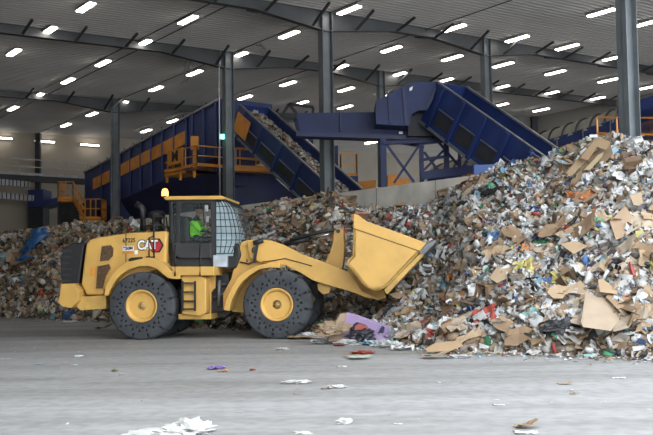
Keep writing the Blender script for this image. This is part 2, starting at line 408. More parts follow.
def solve_w(P, c, u, v):    # width so the far top edge is seen through (u,v)
    best = None
    for i in range(400):
        w = .5+i*.01; Q = P+h2*w
        # closest approach of the projected line to (u,v)
        a = V(proj(Q-c*3)); b = V(proj(Q+c*3)); dd = (b-a).normalized(); e = V((u, v))-a; dist = abs(e.x*dd.y-e.y*dd.x)
        if best is None or dist < best[0]: best = (dist, w)
    return best[1]
P1 = at(321, 178, 41); cv = (h1+V((0, 0, .65))).normalized(); w1 = solve_w(P1, cv, 320, 152)
P2 = at(545, 157, 30); cv2 = (h1+V((0, 0, .685))).normalized(); w2 = solve_w(P2, cv2, 520, 123)
print('widths', w1, w2)
def tfor(P, c, u):
    for i in range(-600, 1600):
        t = i*.01
        if proj(P+c*t)[0] < u: return t
    return 8
k1, c_1, n_1, A1, B1 = conveyor(P1, None, w1, 1.5, .65, -3.2, tfor(P1, cv, 240), 'long blue inclined conveyor carrying waste, behind the central column', nbr=6)
k2, c_2, n_2, A2, B2 = conveyor(P2, None, w2, 1.65, .685, -1.5, tfor(P2, cv2, 438), 'blue inclined conveyor descending to the top of the right heap', nbr=6)
# orange square panel on the first
a = B1-h2*.2-c_1*1.75-n_1*.25
pn = MB().prism([a, a+c_1*1.35, a+c_1*1.35-n_1*1.0, a-n_1*1.0], -h2*.03); pn.build('access_panel', M['orange'], k1)
def px(name, pts, Y, thick, m, parent=None):
    vs = [at(u, v, Y) for u, v in pts]; return MB().prism(vs, (0, thick, 0)).build(name, m, parent)
# head housing of conveyor 2 (polygonal hood) and level transfer housing
Yh = B2.y
r = empty('transfer_hood', at(405, 120, Yh), 'angular blue hood at the head of the right inclined conveyor', 'hood')
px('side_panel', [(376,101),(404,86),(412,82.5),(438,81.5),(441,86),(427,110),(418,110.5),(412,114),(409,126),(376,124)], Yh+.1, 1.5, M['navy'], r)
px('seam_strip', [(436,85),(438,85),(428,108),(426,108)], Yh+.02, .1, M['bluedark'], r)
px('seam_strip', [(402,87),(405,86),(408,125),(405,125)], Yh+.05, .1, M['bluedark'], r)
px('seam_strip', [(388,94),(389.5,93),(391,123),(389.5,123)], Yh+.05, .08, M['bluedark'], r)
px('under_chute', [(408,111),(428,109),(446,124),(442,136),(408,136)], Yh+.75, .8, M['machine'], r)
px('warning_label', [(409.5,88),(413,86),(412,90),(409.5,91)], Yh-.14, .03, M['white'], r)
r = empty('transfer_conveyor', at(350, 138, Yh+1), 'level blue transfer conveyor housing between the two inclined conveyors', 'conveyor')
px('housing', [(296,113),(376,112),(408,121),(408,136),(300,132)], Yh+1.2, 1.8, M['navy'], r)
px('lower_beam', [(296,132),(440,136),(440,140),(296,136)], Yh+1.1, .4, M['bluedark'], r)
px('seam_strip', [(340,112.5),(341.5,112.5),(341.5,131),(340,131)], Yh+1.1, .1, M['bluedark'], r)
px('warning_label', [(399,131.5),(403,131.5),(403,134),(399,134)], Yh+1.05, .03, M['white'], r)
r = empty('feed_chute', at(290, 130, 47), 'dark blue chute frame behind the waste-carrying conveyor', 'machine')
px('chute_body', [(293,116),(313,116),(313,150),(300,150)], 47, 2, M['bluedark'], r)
mb = MB()
for a, b in (((280,118),(289,104)),((289,104),(313,107)),((289,104),(300,118)),((313,107),(313,118)),((280,118),(313,118))): mb.bar(at(*a, 46.8), at(*b, 46.8), .14)
mb.build('guard_frame', M['machine'], r)
# support structure under the transfer conveyor
r = empty('support_frame', at(415, 186, Yh+1), 'blue steel support frame with crossed braces under the transfer conveyor', 'frame')
for u, w_, vb in ((383, .22, 190), (421, .16, 186), (446, .19, 186), (459, .12, 170)):
    t = at(u, 139, Yh+1); b = at(u, vb, Yh+1); b.z = 0
    MB().bar(V((t.x, t.y, 0)), t, w_, w_).build('post', M['navy'], r)
for a, b in (((386,144),(414,182)),((418,147),(394,183)),((424,152),(444,178)),((444,150),(424,170)),((400,143),(424,147)),((420,111),(447,139)),((449,128),(480,170)),((462,168),(480,145)),((447,141),(410,145)),((436,139),(458,165))):
    MB().bar(at(*a, Yh+1.02), at(*b, Yh+1.02), .09, .09).build('brace', M['navy'], r)
for a, b, h in (((383,143),(446,141),.12), ((420,160),(450,156),.1), ((421,176),(475,169),.3)):
    MB().bar(at(*a, Yh+.9), at(*b, Yh+.9), .2, h).build('crossbeam', M['navy'], r)
px('side_plate', [(474,165),(500,164),(500,178),(474,178)], 29.2, .25, M['bluebright']); o = bpy.data.objects['side_plate']; o.name = 'blue_guard_plate'
tag(o, 'bright blue steel plate standing above the push wall at the edge of the right heap', 'plate')
# guarded platforms
def railing(r, pts, h=1.05, m=None, nm='guard_rail', posts=1.2, floor_t=.0):
    m = m or M['orange']
    for a, b in zip(pts, pts[1:]):
        mb = MB(); z = V((0, 0, 1)); L = (b-a).length; n = max(1, round(L/posts))
        for hh in (h, h*.52): mb.bar(a+z*hh, b+z*hh, .055)
        for i in range(n+1): q = a+(b-a)*(i/n); mb.bar(q, q+z*h, .055)
        mb.bar(a+z*.08, b+z*.08, .03, .16)
        mb.build(nm, m, r)
cr = at(197, 166, 46.5); la = cr+h1*3.6*1; rb = cr+h2*9
r = empty('guarded_platform', cr, 'orange railed service platform with a square sign, left of the green-lamp column', 'platform')
railing(r, [la+h2*1.0, la, cr, rb])
MB().prism([la-V((0,0,.06)), cr-V((0,0,.06)), cr+h2*1.2-V((0,0,.06)), la+h2*1.2-V((0,0,.06))], (0, 0, -.16)).build('deck', M['orange'], r)
MB().prism([cr-V((0,0,.06)), rb-V((0,0,.06)), rb+h1*1.2-V((0,0,.06)), cr+h1*1.2-V((0,0,.06))], (0, 0, -.16)).build('deck', M['bluedark'], r)
for t in (.3, 1.8, 3.3): q = cr+h1*t-V((0,0,.2)); MB().prism([q, q+h1*.15, q+h1*.15-V((0,0,.35)), q-V((0,0,.35))], h2*.1).build('bracket', M['orange'], r)
sg = empty('sign_board', cr+h1*2.2-h2*.06+V((0,0,.5)), 'orange square sign board with a dark M and lettering on the platform rail', 'sign')
ctr = cr+h1*2.2-h2*.09+V((0, 0, .52))
X = -h1; Z = -h2; Y_ = V((0, 0, 1))
MB().prism([ctr+X*.85-Y_*.55, ctr+X*.85+Y_*.6, ctr-X*.85+Y_*.6, ctr-X*.85-Y_*.55], h2*.04).build('board', M['orange'], sg)
off = sg.location
def frameM(c, X, Y, Z): return Matrix(((X.x, Y.x, Z.x, c.x), (X.y, Y.y, Z.y, c.y), (X.z, Y.z, Z.z, c.z), (0, 0, 0, 1)))
text('M', .75, M['ink'], sg, frameM(ctr-off+Y_*.2-h2*.01, X, Y_, Z), bold=.03, sx=1.2)
text('MACHINEX', .28, M['ink'], sg, frameM(ctr-off-Y_*.32-h2*.01, X, Y_, Z), bold=.008)
q = cr+h1*1.1+h2*.5+V((0, 0, 1.0))
tag(MB().box(q-V((.2, .15, 0)), q+V((.2, .15, .7))).box(q-V((.1,.1,1)), q+V((.1,.1,0))).build('control_panel', M['orange']), 'orange control box standing on the platform beside the sign board', 'box')
# left drum housing
PT = at(222, 98, 48); ct = (h1-V((0, 0, .12))).normalized(); tl = 18.4
nt_ = V((0, 0, 1))
r = empty('drum_screen', V((PT.x, PT.y, PT.z-4)), 'long dark blue drum screen housing with a row of orange panels, rising at left', 'machine')
a0 = PT; b0 = PT+ct*tl; Wd = 3.2
MB().prism([a0, b0, b0-nt_*3.0, a0-nt_*3.0], h2*Wd).build('housing', M['blue'], r)
MB().prism([a0-nt_*3.0, b0-nt_*3.0, b0-nt_*4.6+h2*.8-ct*.2, a0-nt_*4.6+h2*.8], h2*Wd*.6).build('hopper', M['bluedark'], r)
MB().bar(a0-h2*.05, b0-h2*.05, .12, .12).build('top_rail', M['steel_edge'], r)
for k in range(9):
    a = PT+ct*(3.9+k*1.45); b = a+ct*1.33
    a -= h2*.04; b -= h2*.04
    MB().prism([a-nt_*.75, b-nt_*.75, b-nt_*1.5, a-nt_*1.5], -h2*.03).build('access_panel', M['orange'], r)
    MB().bar(a-ct*.06-h2*.02, a-ct*.06-h2*.02-nt_*2.9, .10, .10).build('stiffener', M['blue'], r)
for k in range(3):
    a = PT+ct*(.6+k*1.3)-h2*.05; MB().bar(a, a-nt_*2.9, .12, .12).build('stiffener', M['blue'], r)
for k in range(14):
    a = PT+ct*(.4+k*1.3); MB().bar(a, a+nt_*.22, .06).build('rail_stub', M['dark'], r)
for t, hh in ((1.5, 4), (8, 4), (16, 4)):
    p = PT+ct*t+h2*1.5; MB().bar(V((p.x, p.y, 0)), p-nt_*3, .4, .4).build('post', M['bluedark'], r)
# bulky dark machinery below
def mach(pts, Y, th, m, label, nm='machinery_housing', cat='machine'):
    vs = [at(u, v, Y) for u, v in pts]; return tag(MB().prism(vs, (0, th, 0)).build(nm, m), label, cat)
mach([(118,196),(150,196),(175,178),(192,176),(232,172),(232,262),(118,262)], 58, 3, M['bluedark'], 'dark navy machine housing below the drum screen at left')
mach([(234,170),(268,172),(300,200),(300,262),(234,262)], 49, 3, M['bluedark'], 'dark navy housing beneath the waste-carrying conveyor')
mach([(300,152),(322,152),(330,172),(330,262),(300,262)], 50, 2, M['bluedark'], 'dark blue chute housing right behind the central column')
r = empty('service_walkway', at(262, 168, 47.5), 'orange rail and toe board of the walkway behind the left inclined conveyor', 'walkway')
railing(r, [at(236, 168, 47.5), at(296, 171, 47.5)]); MB().bar(at(234, 169.5, 47.6), at(300, 172.5, 47.6), .8, .2).build('deck', M['orange'], r)
r = empty('maintenance_cage', at(348, 178, 46), 'small orange railed platform between central column and blue frame', 'platform')
a, b = at(341, 176, 46), at(357, 176, 46)
railing(r, [a+V((0,1.2,0)), a, b, b+V((0,1.2,0))], h=1.1, posts=.6); MB().prism([at(334,176,46), at(358,176,46), at(358,182,46), at(334,182,46)], (0, 1.4, 0)).build('deck', M['blue'], r)
MB().bar(at(335,146,46.3), V((at(335,146,46.3).x, 46.3, 0)), .3).build('post', M['bluedark'], r)
mach([(340,183),(376,180),(376,262),(352,262)], 52, 2, M['orange'], 'orange baler body low behind the push wall')
mach([(388,175),(396,174),(402,179),(409,178),(410,262),(388,262)], 44, 1.5, M['orange'], 'orange machine part behind the crossed braces')
# right drum screen with pale ribbed cover
PQ = at(610, 107, 40); tq = tfor(PQ, ct, 440)+1
r = empty('drum_screen', V((PQ.x, PQ.y, PQ.z-3)), 'blue drum screen with pale curved cover and orange band at right, behind the heap', 'machine')
import itertools
mb = MB(); n = 10; rr = .8; vs = []; K = 60
for i in range(K+1):
    for j in range(n+1):
        an = PI*j/n*.55+PI*.42
        rad = rr+(.04 if i % 4 == 0 else 0)
        vs.append(PQ+ct*(-.2+(tq+.2)*i/K)+h2*(rr+math.cos(an)*rad)+nt_*(math.sin(an)*rad-rr))
fs = [(i*(n+1)+j, i*(n+1)+j+1, (i+1)*(n+1)+j+1, (i+1)*(n+1)+j) for i in range(K) for j in range(n)]
mb.add(vs, fs, 0, True); mb.build('curved_cover', M['cover'], r)
for k in range(0, 15):
    mb = MB(); pts = []
    for j in range(n+1):
        an = PI*j/n*.55+PI*.42; pts.append(PQ+ct*(.3+k*tq/15)+h2*(rr+math.cos(an)*(rr+.05))+nt_*(math.sin(an)*(rr+.05)-rr))
    mb.tube(pts, .05, 6); mb.build('cover_hoop', M['dark'], r)
a, b = PQ-nt_*.6-ct*3, PQ+ct*tq-nt_*.6
MB().prism([a, b, b-nt_*.5, a-nt_*.5], h2*2.6).build('housing', M['blue'], r)
MB().prism([a-nt_*.5, b-nt_*.5, b-nt_*1.45, a-nt_*1.45], h2*2.4).build('orange_band', M['orange'], r)
MB().prism([a-nt_*1.45, b-nt_*1.45, b-nt_*2.6, a-nt_*2.6], h2*2.2).build('lower_housing', M['bluedark'], r)
for k in range(8):
    q = PQ+ct*(k*tq/8)-nt_*.6-h2*.03; MB().bar(q, q-nt_*1.45, .06).build('stiffener', M['dark'], r)
a = PQ-ct*.4-nt_*.1
MB().prism([a, a-ct*5, a-ct*5-nt_*3.4, a-nt_*3.4], h2*2.6).build('drive_housing', M['blue'], r)
r = empty('guard_rail_run', at(612, 150, 33), 'orange guard rails seen on both sides of the large right column', 'rail')
railing(r, [at(598, 150, 33), at(660, 153, 31)], h=1.2, posts=1.0)
# left: stair tower, gallery, pipes
r = empty('stair_tower', at(75, 215, 58), 'orange stair and landing with guard rails at far left', 'stairs')
a, b = at(58, 199, 58), at(73, 199, 58); c, d_ = at(80, 219, 57), at(101, 219, 57)
railing(r, [a+V((0,1.3,0)), a, b], h=1.1, posts=.5); MB().bar(a+V((0,.5,-.1)), b+V((0,.5,-.1)), 1.2, .12).build('landing', M['orange'], r)
railing(r, [c, d_, d_+V((0,1.3,0))], h=1.25, posts=.35); MB().bar(c+V((0,.5,-.1)), d_+V((0,.5,-.1)), 1.2, .12).build('landing', M['orange'], r)
railing(r, [b, c+V((.3,0,0))], h=1.1, posts=.5, nm='stair_rail'); MB().bar(b, c+V((.3,0,0)), .06, .25).build('stringer', M['orange'], r)
for i in range(7):
    q = b+(c-b)*((i+.5)/7); MB().box(q-V((.16, 0, .02)), q+V((.16, .9, .02))).build('tread', M['dark'], r)
for q in (a, b, c, d_): MB().bar(V((q.x, q.y+.2, 0)), q+V((0, .2, 0)), .14).build('post', M['machine'], r)
gl = Bk-h1*2.5
gt = lambda u, v: on_plane(u, v, gl, h1)
r = empty('gallery', gt(40, 178), 'railed gallery walkway along the pale back wall', 'walkway')
a, b = gt(-30, 175.5), gt(88, 182)
MB().bar(a, b, .4, .4).build('deck_beam', M['machine'], r); railing(r, [a+V((0,0,.25)), b+V((0,0,.25))], h=1.1, m=M['galv'], posts=1.6)
for (u0, v0, u1, v1, lb) in ((-10,183,24,186,'upper pale louvred duct under the gallery'),(-10,196.5,28,199.5,'lower pale louvred duct under the gallery')):
    r = empty('louvred_duct', gt(u0, v0)-h1*1, lb, 'duct'); a, b = gt(u0, v0)-h1*1, gt(u1, v1)-h1*1
    MB().bar(a, b, .35, .4).build('duct', M['galv'], r)
    for k in range(9): q = a+(b-a)*((k+.5)/9); MB().bar(q-h1*.2+V((0,0,.2)), q-h1*.2-V((0,0,.2)), .05).build('fin', M['dark'], r)
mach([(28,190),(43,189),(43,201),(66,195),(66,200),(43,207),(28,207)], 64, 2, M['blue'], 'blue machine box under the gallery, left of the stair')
mach([(28,207),(43,207),(43,262),(28,262)], 64.5, 1.5, M['machine'], 'dark machine column below the blue box at far left')
mach([(-20,203),(22,204),(22,262),(-20,262)], 66, 1, M['machine'], 'dark machinery row at the far left behind the low heap')
mach([(60,203),(90,203),(108,196),(118,196),(118,262),(60,262)], 61, 1.5, M['machine'], 'dark machinery behind the orange stair')
# hanging cable bundles
for u, v, Y in ((258, 45, 43), (190, 76, 44)):
    mb = MB(); random.seed(u)
    for k in range(4):
        p = at(u, v-14, Y); p.z = zr(p); pts = [p]
        q = at(u+random.uniform(-5, 5), v+random.uniform(-3, 10), Y)
        for i in range(1, 6): pts.append(p.lerp(q, i/5)+V((random.uniform(-.3, .3), random.uniform(-.2, .2), 0)))
        mb.tube(pts, .025, 6)
    tag(mb.build('cable_loop', M['galv']), {258: 'tangled loop of pale cable hanging left of the central column', 190: 'tangled loop of pale cable hanging under the middle beam at left'}[u], 'cable')
# ------------------------------------------------------------------ wheel loader
yaw = math.radians(-6.6)
exl = V((math.cos(yaw), math.sin(yaw), 0)); eyl = V((-math.sin(yaw), math.cos(yaw), 0))
G = ground(141, 340); T = G+eyl*1.27; T.z = 0
LD = empty('wheel_loader', T, 'yellow wheel loader with raised bucket, driven up against the heap', 'vehicle'); LD.rotation_euler = (0, 0, yaw)
def L(u, v, y=-1.3):                      # point of the loader's side plane y seen at (u,v), in loader coordinates
    d = ray(u, v); P = T+eyl*y; t = (P-EYE).dot(eyl)/d.dot(eyl); q = EYE+d*t-T
    return V((q.dot(exl), y, q.z))
def side(name, pts, y0, y1, m, bev=.02, parent=None):
    vs = [L(u, v, y0) for u, v in pts]; return MB().prism(vs, (0, y1-y0, 0)).build(name, m, parent or LD, bevel=bev, local=True)
def lb(name, a, b, m, parent=None, bev=.01): return MB().box(a, b).build(name, m, parent or LD, bevel=bev, local=True)
def tyre_mesh():
    R, W = .835, .29; n = 84
    prof = [(.37,-W+.05),(.42,-W),(.50,-W),(.555,-W),(.575,-W),(.63,-W),(.68,-W+.004),(.79,-W+.03),(R,-W+.09),(R,-.08),(R,.08),(R,W-.09),(.79,W-.03),(.68,W-.004),(.63,W),(.575,W),(.555,W),(.5,W),(.42,W),(.37,W-.05)]
    mb = MB(); vs = []
    for r, h in prof:
        for k in range(n): a = 2*PI*k/n; vs.append(V((r*math.cos(a), h, r*math.sin(a))))
    fs = []; ex = []
    for i in range(len(prof)-1):
        for k in range(n):
            f = (i*n+k, i*n+(k+1) % n, (i+1)*n+(k+1) % n, (i+1)*n+k)
            hole = (i in (2, 16) and k % 4 == 0) or (i in (4, 14) and k % 4 == 2)
            groove = (i in (6, 7, 8, 9, 10, 11, 12)) and (k % 7 == 0)
            if hole or groove:
                q = [vs[x] for x in f]; nn = (q[2]-q[0]).cross(q[3]-q[1]).normalized(); c = sum(q, V())/4
                am = c.copy(); am.y = 0; outw = V((c.x, c.y*.2, c.z)) if i in (8, 9, 10) else V((0, c.y, 0))
                if nn.dot(outw) < 0: nn = -nn
                sh = .85 if hole else 1.0
                inner = [c+(p-c)*sh-nn*(.09 if hole else .07) for p in q]
                o = len(vs); vs += inner
                fs += [(f[0], f[1], o+1, o), (f[1], f[2], o+2, o+1), (f[2], f[3], o+3, o+2), (f[3], f[0], o, o+3), (o, o+1, o+2, o+3)]
            else: fs.append(f)
    mb.add(vs, fs, 0, False); return mb.mesh('tyre', M['tyre'])
TM = tyre_mesh()
Mx = Matrix.Rotation(PI/2, 4, 'X')      # lathe axis Z -> -Y
rimb = MB(); rimb.lathe([(.385, .2), (.405, .272), (.375, .285), (.345, .25), (.325, .235), (.29, .12), (.25, .03), (.2, .03)], 40, Mx)
rimb.lathe([(.375, -.2), (.38, .2), (.37, .1), (.3, .0)], 40, Mx)
RM = rimb.mesh('rim', M['yellow'])
hbm = MB(); hbm.lathe([(.215, .02), (.21, .12), (.19, .13), (.18, .165), (.12, .185), (.11, .20), (.055, .20), (.05, .225), (.0, .228)], 32, Mx)
HM = hbm.mesh('hub', M['hub'])
bt = MB()
for k in range(20):
    a = 2*PI*k/20; c = V((.155*math.cos(a), .155*math.sin(a), .165)); bt.lathe([(.011, 0), (.011, .02), (.0, .022)], 6, Mx @ Matrix.Translation(c))
BM = bt.mesh('hub_bolt', M['grey'])
Rt = .835; WY = 1.0
xr = L(141, 307, -1.29).x; xf = L(276.5, 304, -1.29).x
for wx in (xr, xf):
    for sy in (-1, 1):
        t = bpy.data.objects.new('tyre', TM); COL.objects.link(t); t.parent = LD; t.location = (wx, sy*WY, Rt-.01)
        t.rotation_euler = (0, random.uniform(0, 1), 0 if sy < 0 else 0)
        for nm, me in (('rim', RM), ('hub', HM), ('hub_bolts', BM)):
            o = bpy.data.objects.new(nm, me); COL.objects.link(o); o.parent = t
            if sy > 0: o.rotation_euler = (0, 0, PI)
    MB().tube([V((wx, -.85, Rt)), V((wx, .85, Rt))], .16, 16).build('axle', M['dark'], LD, local=True)
    MB().lathe([(.12, -.3), (.28, -.22), (.32, 0), (.28, .22), (.12, .3)], 20, Matrix.Translation((wx, 0, Rt)) @ Mx).build('differential', M['dark'], LD, local=True)
# engine hood
hy = -.92
side('hood', [(90,239.5),(97,237.5),(128,233),(167,231),(166,256),(166,266),(104,290),(104,295),(86,295),(81,283.5),(86,244)], hy, -hy, M['yellow'], .05)
side('hood_seam', [(125.5,234),(126.3,234),(126.3,262),(125.5,262)], hy-.004, hy+.02, M['dark'], 0)
side('rear_grille', [(88,242),(84,246),(79,284),(83,295),(71,295),(62,290),(60,262),(63,248),(72,243)], -.78, .78, M['black'], .04)
gr = bpy.data.objects['rear_grille']
for k in range(7):
    v = 250+k*6; side('grille_slat', [(60.5,v),(71,v),(71,v+2),(60.5,v+2)], -.8, .8, M['dark'], 0, gr)
side('counterweight', [(61,284),(72,283.5),(78.5,290),(78,301),(71,308),(62,306.5),(57.5,302),(59.5,296)], -1.2, 1.2, M['yellow'], .015)
side('rear_frame', [(76,297),(106,295),(106,309),(80,310.5),(76,306)], -1.0, 1.0, M['yellow2'], .015)
side('chassis', [(104,292),(225,288),(225,312),(104,312)], -.42, .42, M['dark'], .02)
def grille(nm, pts):
    side(nm, pts, hy-.015, hy+.03, M['grille'], .01)
    P = [L(u, v, hy-.02) for u, v in pts]; mb = MB()
    for a, b in zip(P, P[1:]+P[:1]): mb.bar(a, b, .02, .02, up=V((0, 1, 0)))
    mb.build('grille_frame', M['yellow2'], LD, local=True)
grille('side_grille', [(101.5,246),(111,244.8),(114,248),(113.5,256),(109,261),(99,262)])
grille('side_grille', [(97,266),(109.5,263.5),(111,268),(106,277),(103.5,289),(95.5,289)])
side('warning_label', [(90.5,268),(94.5,268),(94.5,276),(90.5,276)], hy-.012, hy, M['orange'], 0)
# rear fender arch
def arch(nm, outer, inner, y0, y1, m, mat2=None):
    n = len(outer); vs = [L(u, v, y0) for u, v in outer]+[L(u, v, y0) for u, v in inner]; w = V((0, y1-y0, 0))
    vs += [p+w for p in vs]; fs = []
    N2 = 2*n
    for i in range(n-1):
        fs += [(i, i+1, n+i+1, n+i), (N2+i, N2+n+i, N2+n+i+1, N2+i+1), (i, N2+i, N2+i+1, i+1), (n+i, n+i+1, N2+n+i+1, N2+n+i)]
    fs += [(0, n, N2+n, N2), (n-1, N2+n-1, N2+2*n-1, 2*n-1)]
    return MB().add(vs, fs).build(nm, m, LD, bevel=.012, local=True)
ro = [(104,295),(106,286),(111,276),(118,268),(127,261.5),(137,258.5),(148,257.5),(158,259.5),(164,264),(170,270),(175,272.5),(180,273)]
ri = [(108,296),(110,290),(115,281),(121,274.5),(129,269.5),(138,266.5),(148,266),(156,268.5),(163,274),(168,278),(174,279),(180,279)]
arch('rear_fender', ro, ri, -1.22, -.75, M['yellow'])
arch('rear_fender', [(u, v) for u, v in ro], [(u, v) for u, v in ri], .75, 1.22, M['yellow'])
side('fender_liner', [(108,296),(112,284),(121,274),(138,266),(148,266),(162,274),(168,279),(170,300),(108,300)], -.72, -.66, M['yellow2'], 0)
side('platform_deck', [(172,266.5),(214,266.5),(214,275.5),(172,275.5)], -1.22, 1.22, M['yellow'], .02)
side('step_box', [(181.5,276),(200,276),(206,278),(206,313),(200,316),(181.5,314)], -1.12, -.5, M['yellow'], .03)
side('step_box', [(181.5,276),(200,276),(206,278),(206,313),(200,316),(181.5,314)], .5, 1.12, M['yellow'], .03)
side('lower_bracket', [(178,314),(211,314),(211,319.5),(178,319.5)], -1.0, 1.0, M['yellow2'], .02)
side('bracket_plate', [(206,268),(215,268),(215,288),(211,292),(211,316),(206,316)], -.7, -.6, M['yellow2'], .01)
lad = MB()
def lpt(u, v, y): return L(u, v, y)
for u in (182.5, 195): lad.bar(lpt(u, 281, -1.22), lpt(u, 311, -1.22), .045, .045)
for v in (283, 292, 301, 309): lad.bar(lpt(182.5, v, -1.2), lpt(195, v, -1.2), .09, .035)
lad.build('ladder', M['black'], LD, local=True)
for u in (175, 200): MB().tube([lpt(u, 276, -1.25), lpt(u, 262, -1.27), lpt(u, 245, -1.2)], .02, 8).build('grab_rail', M['black'], LD, local=True)
# articulation joint
mb = MB()
for (a, b, r_, y) in (((207,286),(232,284),.09,-.25),((208,294),(232,296),.07,-.3),((206,300),(230,292),.05,-.5),((210,290),(232,306),.12,.1)): mb.tube([L(*a, y), L(*b, y)], r_, 10)
mb.build('steering_cylinder', M['dark'], LD, local=True)
MB().tube([L(219,280,-.55), L(219,306,-.55)], .05, 10).build('hydraulic_rod', M['grey'], LD, local=True)
side('joint_housing', [(209,276),(228,272),(232,312),(224,318),(212,314)], -.32, .32, M['dark'], .02)
side('cab_base_plate', [(213,255),(227,255),(227,267),(213,267)], -.82, -.3, M['paleblue'], .02)
side('intake_box', [(227,245),(238,243),(241,255),(236,268),(227,270)], -.7, .4, M['black'], .04)
# front frame and fender
side('front_frame', [(238,244),(247,240),(259,239.5),(268,243),(272,262),(262,268),(250,276),(241,288),(233,310),(223,309),(223,294),(231,279),(236,260)], -.62, -.54, M['yellow'], .015)
side('front_frame', [(238,244),(247,240),(259,239.5),(268,243),(272,262),(262,268),(250,276),(241,288),(233,310),(223,309),(223,294),(231,279),(236,260)], .54, .62, M['yellow'], .015)
side('front_chassis', [(232,285),(262,270),(300,285),(312,300),(300,316),(232,312)], -.42, .42, M['yellow2'], .02)
fo = [(223.5,310),(226,300),(231,288),(238,277.5),(247,270),(257,265.5),(268,263),(280,263)]
fi = [(229,311),(231,302),(236,291),(242,282),(250,275),(259,269.5),(269,267.5),(280,268)]
arch('front_fender', fo, fi, -1.2, -.7, M['yellow']); arch('front_fender', fo, fi, .7, 1.2, M['yellow'])
# boom arms
bo = [(247,241),(259,239.5),(271,240.5),(284,245),(302,254),(325,262.5),(349,272),(362,281),(372,289),(384,294),(385,298),(378,300),(366,297.5),(349,291),(325,284.5),(312,280),(300,272.5),(287,266),(274,263.5),(262,263),(250,258)]
side('boom_arm', bo, -.78, -.66, M['yellow'], .015); side('boom_arm', bo, .66, .78, M['yellow'], .015)
MB().tube([L(318,272,-.72), L(318,272,-.72)+V((0, 1.44, 0))], .17, 16).build('boom_crosstube', M['yellow2'], LD, local=True)
pk = L(255, 250, -.8); MB().lathe([(.075, 0), (.075, .05), (.05, .06)], 16, Matrix.Translation(pk) @ Mx).build('boom_pin', M['dark'], LD, local=True)
side('boom_lug', [(317,284),(324,281),(332,287),(329,293),(323,294.5),(318,290)], -.62, -.5, M['yellow2'], .01)
mb = MB().tube([L(262,262,-.84), L(274,260.5,-.8), L(285,258.5,-.8), L(300,262.5,-.79), L(312,266,-.79)], .013, 6); mb.build('hose', M['black'], LD, local=True)
mb = MB().bar(L(258,241,-.82), L(254,263,-.82), .09, .06).tube([L(253.5,243,-.85), L(263,240.5,-.85)], .06, 8); mb.build('work_lamp_bracket', M['black'], LD, local=True)
mb = MB().bar(L(247,259,-.8), L(247,262,-.8), .03); mb.tube([L(240,262,-.66), L(249,264,-.66), L(262,258,-.66)], .02, 6); mb.build('hose', M['black'], LD, local=True)
MB().tube([L(252,286,-.58), L(330,270,-.58)], .09, 14).build('lift_cylinder', M['dark'], LD, local=True)
# bell crank, link and tilt cylinder on the centre line
side('bell_crank', [(334,230),(337,228),(341,228),(343.5,231),(344.5,250),(343,266),(338,276),(331,275),(325,263),(330,252),(333,242)], -.16, .16, M['yellow'], .015)
MB().tube([L(284,244,0), L(309,238.5,0)], .075, 14).build('tilt_cylinder', M['black'], LD, local=True)
MB().tube([L(309,238.5,0), L(338,232,0)], .04, 12).build('tilt_cylinder_rod', M['chrome'], LD, local=True)
MB().tube([L(290,240,-.12), L(322,231.5,-.12), L(337,230,-.12)], .045, 8).build('hydraulic_hose', M['black'], LD, local=True)
MB().tube([L(338,231,-.22), L(338,231,-.22)+V((0, .44, 0))], .05, 14).build('crank_pin', M['dark'], LD, local=True)
side('tilt_link', [(335,272),(340,269),(356,279),(355,285),(350,285)], -.08, .08, M['yellow2'], .01)
# bucket
bs = [(353.6,214),(357.7,214.6),(366,221),(426.5,243),(419,252.5),(384,288.5),(379,290.5),(373.4,290.5),(367,288),(361,282),(356.5,275),(346.4,264),(348,260),(353,255.7)]
BW = 1.42
bk = side('bucket', bs, -BW, -BW+.05, M['yellow'], .01)
side('side_plate', bs, BW-.05, BW, M['yellow'], .01, bk)
sp = [L(u, v, -BW) for u, v in [(355,214.5),(354,256),(348,263.5),(357.5,275),(362,281.5),(368,287),(374,289.3),(383,287.5),(388,284),(420,250)]]
mb = MB(); 
for a, b in zip(sp, sp[1:]): mb.bar(a+V((0, .02, 0)), b+V((0, .02, 0)), .05, .05, up=V((0, 1, 0)))
mb2 = MB()
w = V((0, 2*BW-.02, 0)); n = len(sp); nrm = [(sp[min(i+1, n-1)]-sp[max(i-1, 0)]).normalized().cross(V((0, 1, 0)))*.035 for i in range(n)]
vs = [p+q for p, q in zip(sp, nrm)]+[p-q for p, q in zip(sp, nrm)]; m_ = len(vs); vs += [p+w for p in vs]; fs = []
for i in range(n-1): fs += [(i, i+1, m_+i+1, m_+i), (n+i, m_+n+i, m_+n+i+1, n+i+1), (i, n+i, n+i+1, i+1), (m_+i, m_+i+1, m_+n+i+1, m_+n+i)]
mb2.add(vs, fs, 0, True).build('shell', M['yellow2'], bk, local=True)
side('wear_plate', [(384,290),(387,294.5),(424,255),(421,252.5)], -BW, BW, M['yellow2'], .01, bk)
side('cutting_edge', [(419,252.5),(426,244.5),(434,240),(437,241),(433.5,245),(424,254.5)], -BW-.03, BW+.03, M['grey'], .005, bk)
P = [L(353.6,228.5,-BW-.006), L(419.5,251.2,-BW-.006)]
MB().bar(P[0], P[1], .012, .012, up=V((0, 1, 0))).build('weld_seam', M['grille'], bk, local=True)
P = [L(354,221,-BW-.02), L(423,246,-BW-.02)]
side('edge_doubler', [(353.8,214.3),(357.7,214.8),(366,221.2),(426,243.2),(420,251),(353.7,228)], -BW-.012, -BW, M['yellow'], .004, bk)
for y in (-.72, .72): side('bucket_hinge', [(352,262),(347,270),(362,292),(380,300),(386,297),(384,290),(368,287)], y-.06, y+.06, M['yellow2'], .01, bk)
